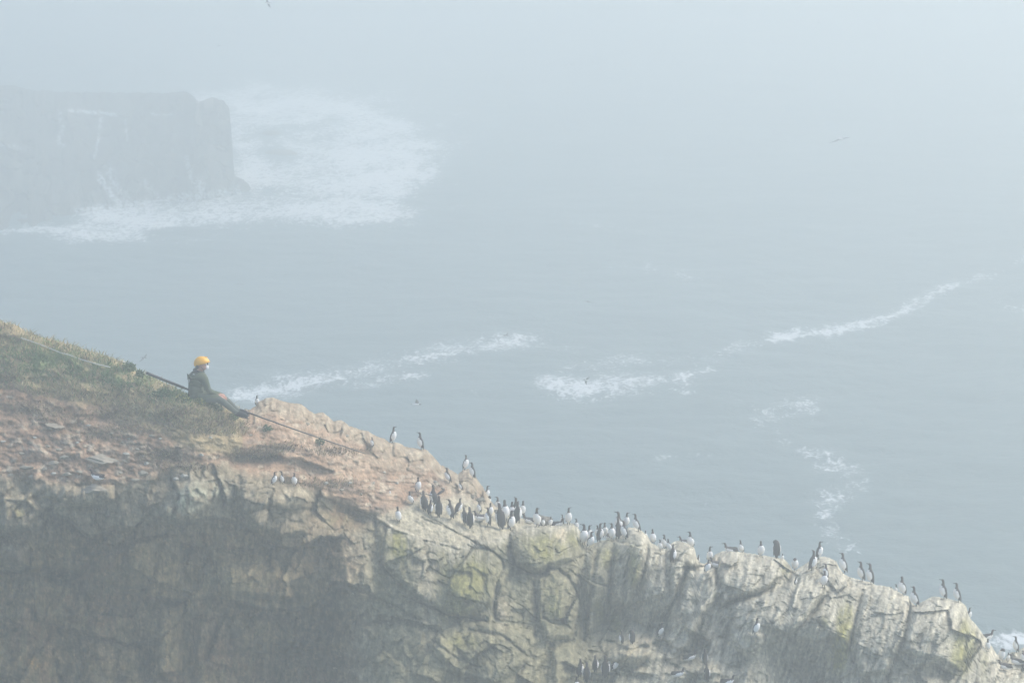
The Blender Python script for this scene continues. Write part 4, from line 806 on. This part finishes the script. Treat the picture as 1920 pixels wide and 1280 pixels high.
PT_R = surf_t(685, 850) - .12; PT_M = 54.95
k_ = (1 / PT_R - 1 / PT_M) / (685 - 388)
def pole_t(u): return 1 / (1 / PT_M + (u - 388) * k_)
us = np.linspace(275, 685, 42); pp = []; rr_ = []
for u in us:
    v = 699 + (u - 275) * (850 - 699) / 410 + 4 * math.sin((u - 275) / 410 * math.pi); pp.append(Vector(P(u, v, pole_t(u) if u < 470 else min(pole_t(u), min(surf_t(u + d, v + e) for d in (-14, 0, 14) for e in (-6, 0, 6)) - .06)))); rr_.append((.020 if u < 345 else .020 - (u - 345) / 340 * .011))
pole = tube("pole", pp[7:], rr_[7:], M_POLE); tag(pole, "long thin black pole held across the ridge by the seated person", "pole")
tube("handle", pp[:8], [.027] * 8, M_POLE, pole)

# ------------------------------------------------------------------ the seated person
TP = 54.5; HIP = Vector(P(371, 748, TP)); 
def skin_body(verts, edges, root=0, lv=2):
    me = bpy.data.meshes.new("sk"); me.from_pydata([v[0] for v in verts], edges, []); o = bpy.data.objects.new("sk", me); col.objects.link(o)
    m = o.modifiers.new("s", 'SKIN'); sv = me.skin_vertices[0].data
    for i, v in enumerate(verts): r = v[1]; sv[i].radius = r if isinstance(r, tuple) else (r, r); sv[i].use_root = (i == root)
    m.use_smooth_shade = True; s = o.modifiers.new("u", 'SUBSURF'); s.levels = s.render_levels = lv
    bpy.context.view_layer.update(); dg = bpy.context.evaluated_depsgraph_get(); out = bpy.data.meshes.new_from_object(o.evaluated_get(dg))
    bpy.data.objects.remove(o); bpy.data.meshes.remove(me); return out
def person():
    f = Vector((math.cos(R(48)), math.sin(R(48)), 0)); r_ = Vector((math.sin(R(48)), -math.cos(R(48)), 0))   # torso heading, its right side
    X = Vector
    vs_ = []; es = []
    def add(p, r, par=None):
        vs_.append((tuple(p), r)); i = len(vs_) - 1
        if par is not None: es.append((par, i))
        return i
    pel = add(X((0,0,.04)), .155); wa = add(X((-.03,-.01,.19)), .15, pel); ch = add(X((-.03,-.01,.34)), .165, wa); uc = add(X((.0,0,.45)), .15, ch)
    nk = add(X((.045,.02,.545)), .062, uc); hb = add(X((.065,.03,.60)), .075, nk); hd = add(X((.085,.035,.67)), .098, hb); ht = add(X((.085,.035,.74)), .085, hd)
    fc = add(X((.145,.05,.635)), .045, hb)
    for sg in (-1, 1):
        a1 = add(X((-.01,0,.35)) + r_ * .10 * sg, .125, ch); a2 = add(X((-.01,0,.20)) + r_ * .10 * sg, .14, wa); a3 = add(X((.03,0,.05)) + r_ * .10 * sg, .145, pel)
    hands = {}
    for s_, sh, el, ha, fd in ((1, X((0,0,.455)) + r_ * .19, X((.225,-.145,.21)), X((.395,.0,.055)), X((1,.2,-.35))), (-1, X((0,0,.45)) - r_ * .165, X((-.0,.32,.2)), X((.30,.24,.07)), X((1,-.3,-.3)))):
        a = add(sh, .085, uc); m1 = add((sh + el) / 2, .068, a); b = add(el, .057, m1); c2 = add((el + ha) / 2, .048, b); c3 = add(ha, .036, c2); fd = fd.normalized()
        pm = add(ha + fd * .06, (.042, .026), c3)
        sd_ = fd.cross(X((0, 0, 1))).normalized()
        for q, (o_, L) in enumerate([(-.03,.065),(-.01,.078),(.01,.074),(.03,.058)]):
            k1 = add(ha + fd * .09 + sd_ * o_, .011, pm); k2 = add(ha + fd * (.09 + L * .5) + sd_ * o_ - X((0,0,.018)), .010, k1); add(ha + fd * (.09 + L * .75) + sd_ * o_ - X((0,0,.05)), .008, k2)
        th = add(ha + fd * .045 - sd_ * .045, .012, pm); add(ha + fd * .08 - sd_ * .055 - X((0,0,.02)), .010, th)
    for dy, sh in ((-.10, 0), (.12, .02)):
        hp = add(X((.07, dy, .02)), .11, pel); th = add(X((.24, dy * 1.0, .045 + sh)), .098, hp); kn = add(X((.44, dy * .9 + .02, .01 + sh)), .074, th); cf = add(X((.58, dy * .8 + .03, -.12 + sh)), .066, kn); an = add(X((.735, dy * .8 + .05, -.255)), .05, cf)
        tb = add(X((.83, dy * .9 + .05, -.29)), .045, an)
    me = skin_body(vs_, es); me.name = "person"
    for m in (M_OLIVE, M_TROUS, M_SKIN): me.materials.append(m)
    mi = []
    for p in me.polygons:
        c = p.center
        skin = c.z > .555 and c.x < .3; hand = (c - X((.47,.02,.02))).length < .105 or (c - X((.38,.21,.03))).length < .10
        trou = (c.x > .16 and c.z < .11 and not (c.y < -.02 and c.x < .42 and c.z > .13) and not hand and (c.x > .45 or c.z < .07)) or c.z < .0
        mi.append(2 if (skin or hand) else (1 if trou else 0))
    me.polygons.foreach_set("material_index", np.array(mi, np.int32)); me.polygons.foreach_set("use_smooth", np.ones(len(me.polygons), bool))
    o = bpy.data.objects.new("person", me); col.objects.link(o); o.location = HIP
    tag(o, "person in olive jacket, orange yellow helmet and white mask seated on the ridge facing right", "person")
    # helmet shell with a rim that dips at the back and over the ear
    HC = X((.082,.033,.685)); hv = []; hf = []; n, m = 28, 9
    for shell in (0, 1):
        for i in range(m + 1):
            for j in range(n):
                an = 2 * math.pi * j / n; low = -.02 + .055 * math.cos(an) * .4 - .05 * math.exp(-((math.degrees(an) - 180 + 0) / 55) ** 2)
                lo = math.asin(max(-.95, min(.9, (low + .025) / .135))); ph = math.pi / 2 + (lo - math.pi / 2) * i / m
                k = 1 - .06 * shell; rx = .165 if math.cos(an) > 0 else .150
                hv.append(HC + X((rx * k * math.cos(ph) * math.cos(an), .132 * k * math.cos(ph) * math.sin(an), .138 * k * math.sin(ph) + .01)))
    N1 = (m + 1) * n
    for sft, fl in ((0, 0), (N1, 1)):
        for i in range(m):
            for j in range(n):
                q = (sft + i * n + j, sft + (i + 1) * n + j, sft + (i + 1) * n + (j + 1) % n, sft + i * n + (j + 1) % n); hf.append(q[::-1] if fl else q)
    for j in range(n): hf.append((m * n + j, N1 + m * n + j, N1 + m * n + (j + 1) % n, m * n + (j + 1) % n))
    he = mesh_obj("helmet", hv, hf, M_HELM, o)
    for x, z in ((-.075, -.015), (.125, .02)):
        a, b = ellipsoid(HC.x + x, HC.y - .122 * math.sqrt(max(.05, 1 - (x / .17) ** 2)), HC.z + z, .013, .010, .020); mesh_obj("vent", a, b, M_DARK, he)
    a, b = ellipsoid(HC.x + .03, HC.y, HC.z + .135, .10, .016, .010); mesh_obj("ridge", a, b, M_HELM, he)
    # mask, chin strap, eye, ear, nose
    a, b = ellipsoid(.172, .052, .612, .048, .058, .052, .35, 14, 10); mk = mesh_obj("face_mask", a, b, M_MASK, o)
    tube("chin_strap", [X((.07,-.065,.665)), X((.10,-.064,.62)), X((.135,-.03,.575))], .006, M_DARK, o)
    a, b = ellipsoid(.155, .012, .662, .012, .012, .010); mesh_obj("eye", a, b, M_DARK, o)
    a, b = ellipsoid(.072, -.062, .655, .018, .010, .028); mesh_obj("ear", a, b, M_SKIN, o)
    a, b = ellipsoid(.185, .05, .650, .020, .014, .022, .4); mesh_obj("nose", a, b, M_SKIN, o)
    # hair at the nape, collar, harness, boots
    a, b = ellipsoid(.03, .02, .63, .07, .075, .05); mesh_obj("hair", a, b, M_HAIR, o)
    ring = [X((.03 + .085 * math.cos(t), .01 + .10 * math.sin(t), .545 - .03 * math.cos(t))) for t in np.linspace(0, 2 * math.pi, 16)]; tube("collar", ring, .030, M_DARK, o)
    bk = lambda lat_, z, d=.0: X((-.02, -.01, z)) + r_ * lat_ * .75 - f * (.140 + d - .9 * lat_ * lat_ - (.05 if z > .48 else 0))
    ha = tube("harness", [X((.0,0,.535)) + r_ * .10 + f * .03, bk(.09, .52, -.05), bk(.02, .44), bk(-.05, .34, .01), bk(-.10, .20, -.01), bk(-.11, .08, .0)], .017, M_DARK, o)
    tube("strap", [X((.0,0,.535)) - r_ * .10 + f * .03, bk(-.09, .52, -.05), bk(-.02, .44), bk(.03,.40,.01)], .016, M_DARK, ha)
    tube("strap", [bk(-.13, .07, -.01), bk(0, .06, .005), bk(.13, .07, -.01)], .018, M_DARK, ha)
    for q in (bk(-.03, .385, .03), bk(.05, .49, .005)):
        rg = [q + r_ * .022 * math.cos(t) + X((0, 0, 1)) * .026 * math.sin(t) for t in np.linspace(0, 2 * math.pi, 12)]; tube("buckle", rg, .007, M_METAL, ha)
    for dy in (-.04, .15):
        a, b = ellipsoid(.83, dy, -.29, .14, .05, .055, .28, 14, 10); bt = mesh_obj("boot", a, b, M_BOOT, o)
        a, b = ellipsoid(.83, dy, -.33, .15, .053, .020, .28, 14, 6); mesh_obj("sole", a, b, M_DARK, bt)
M_HAIR = plain("hair", (.10, .085, .07), .8, .2, 30)
person()

# ------------------------------------------------------------------ haze
def haze():
    m, N, L = new_mat("haze_air"); N.remove(N["Principled BSDF"])
    v = N.new("ShaderNodeVolumePrincipled"); v.inputs["Color"].default_value = (.955, .998, .972, 1); v.inputs["Density"].default_value = HAZE_DENSITY; v.inputs["Anisotropy"].default_value = .5
    L.new(v.outputs[0], N["Material Output"].inputs["Volume"])
    x, y0, y1, z0, z1 = 70000, -900, 26000, -12., 47.
    V_ = [(-x,y0,z0),(x,y0,z0),(x,y1,z0),(-x,y1,z0),(-x,y0,z1),(x,y0,z1),(x,y1,z1),(-x,y1,z1)]
    o = mesh_obj("haze", V_, [(0,3,2,1),(4,5,6,7),(0,1,5,4),(1,2,6,5),(2,3,7,6),(3,0,4,7)], m, smooth=False); tag(o, "thick pale sea fog filling the whole air", None, None, "stuff")
haze()
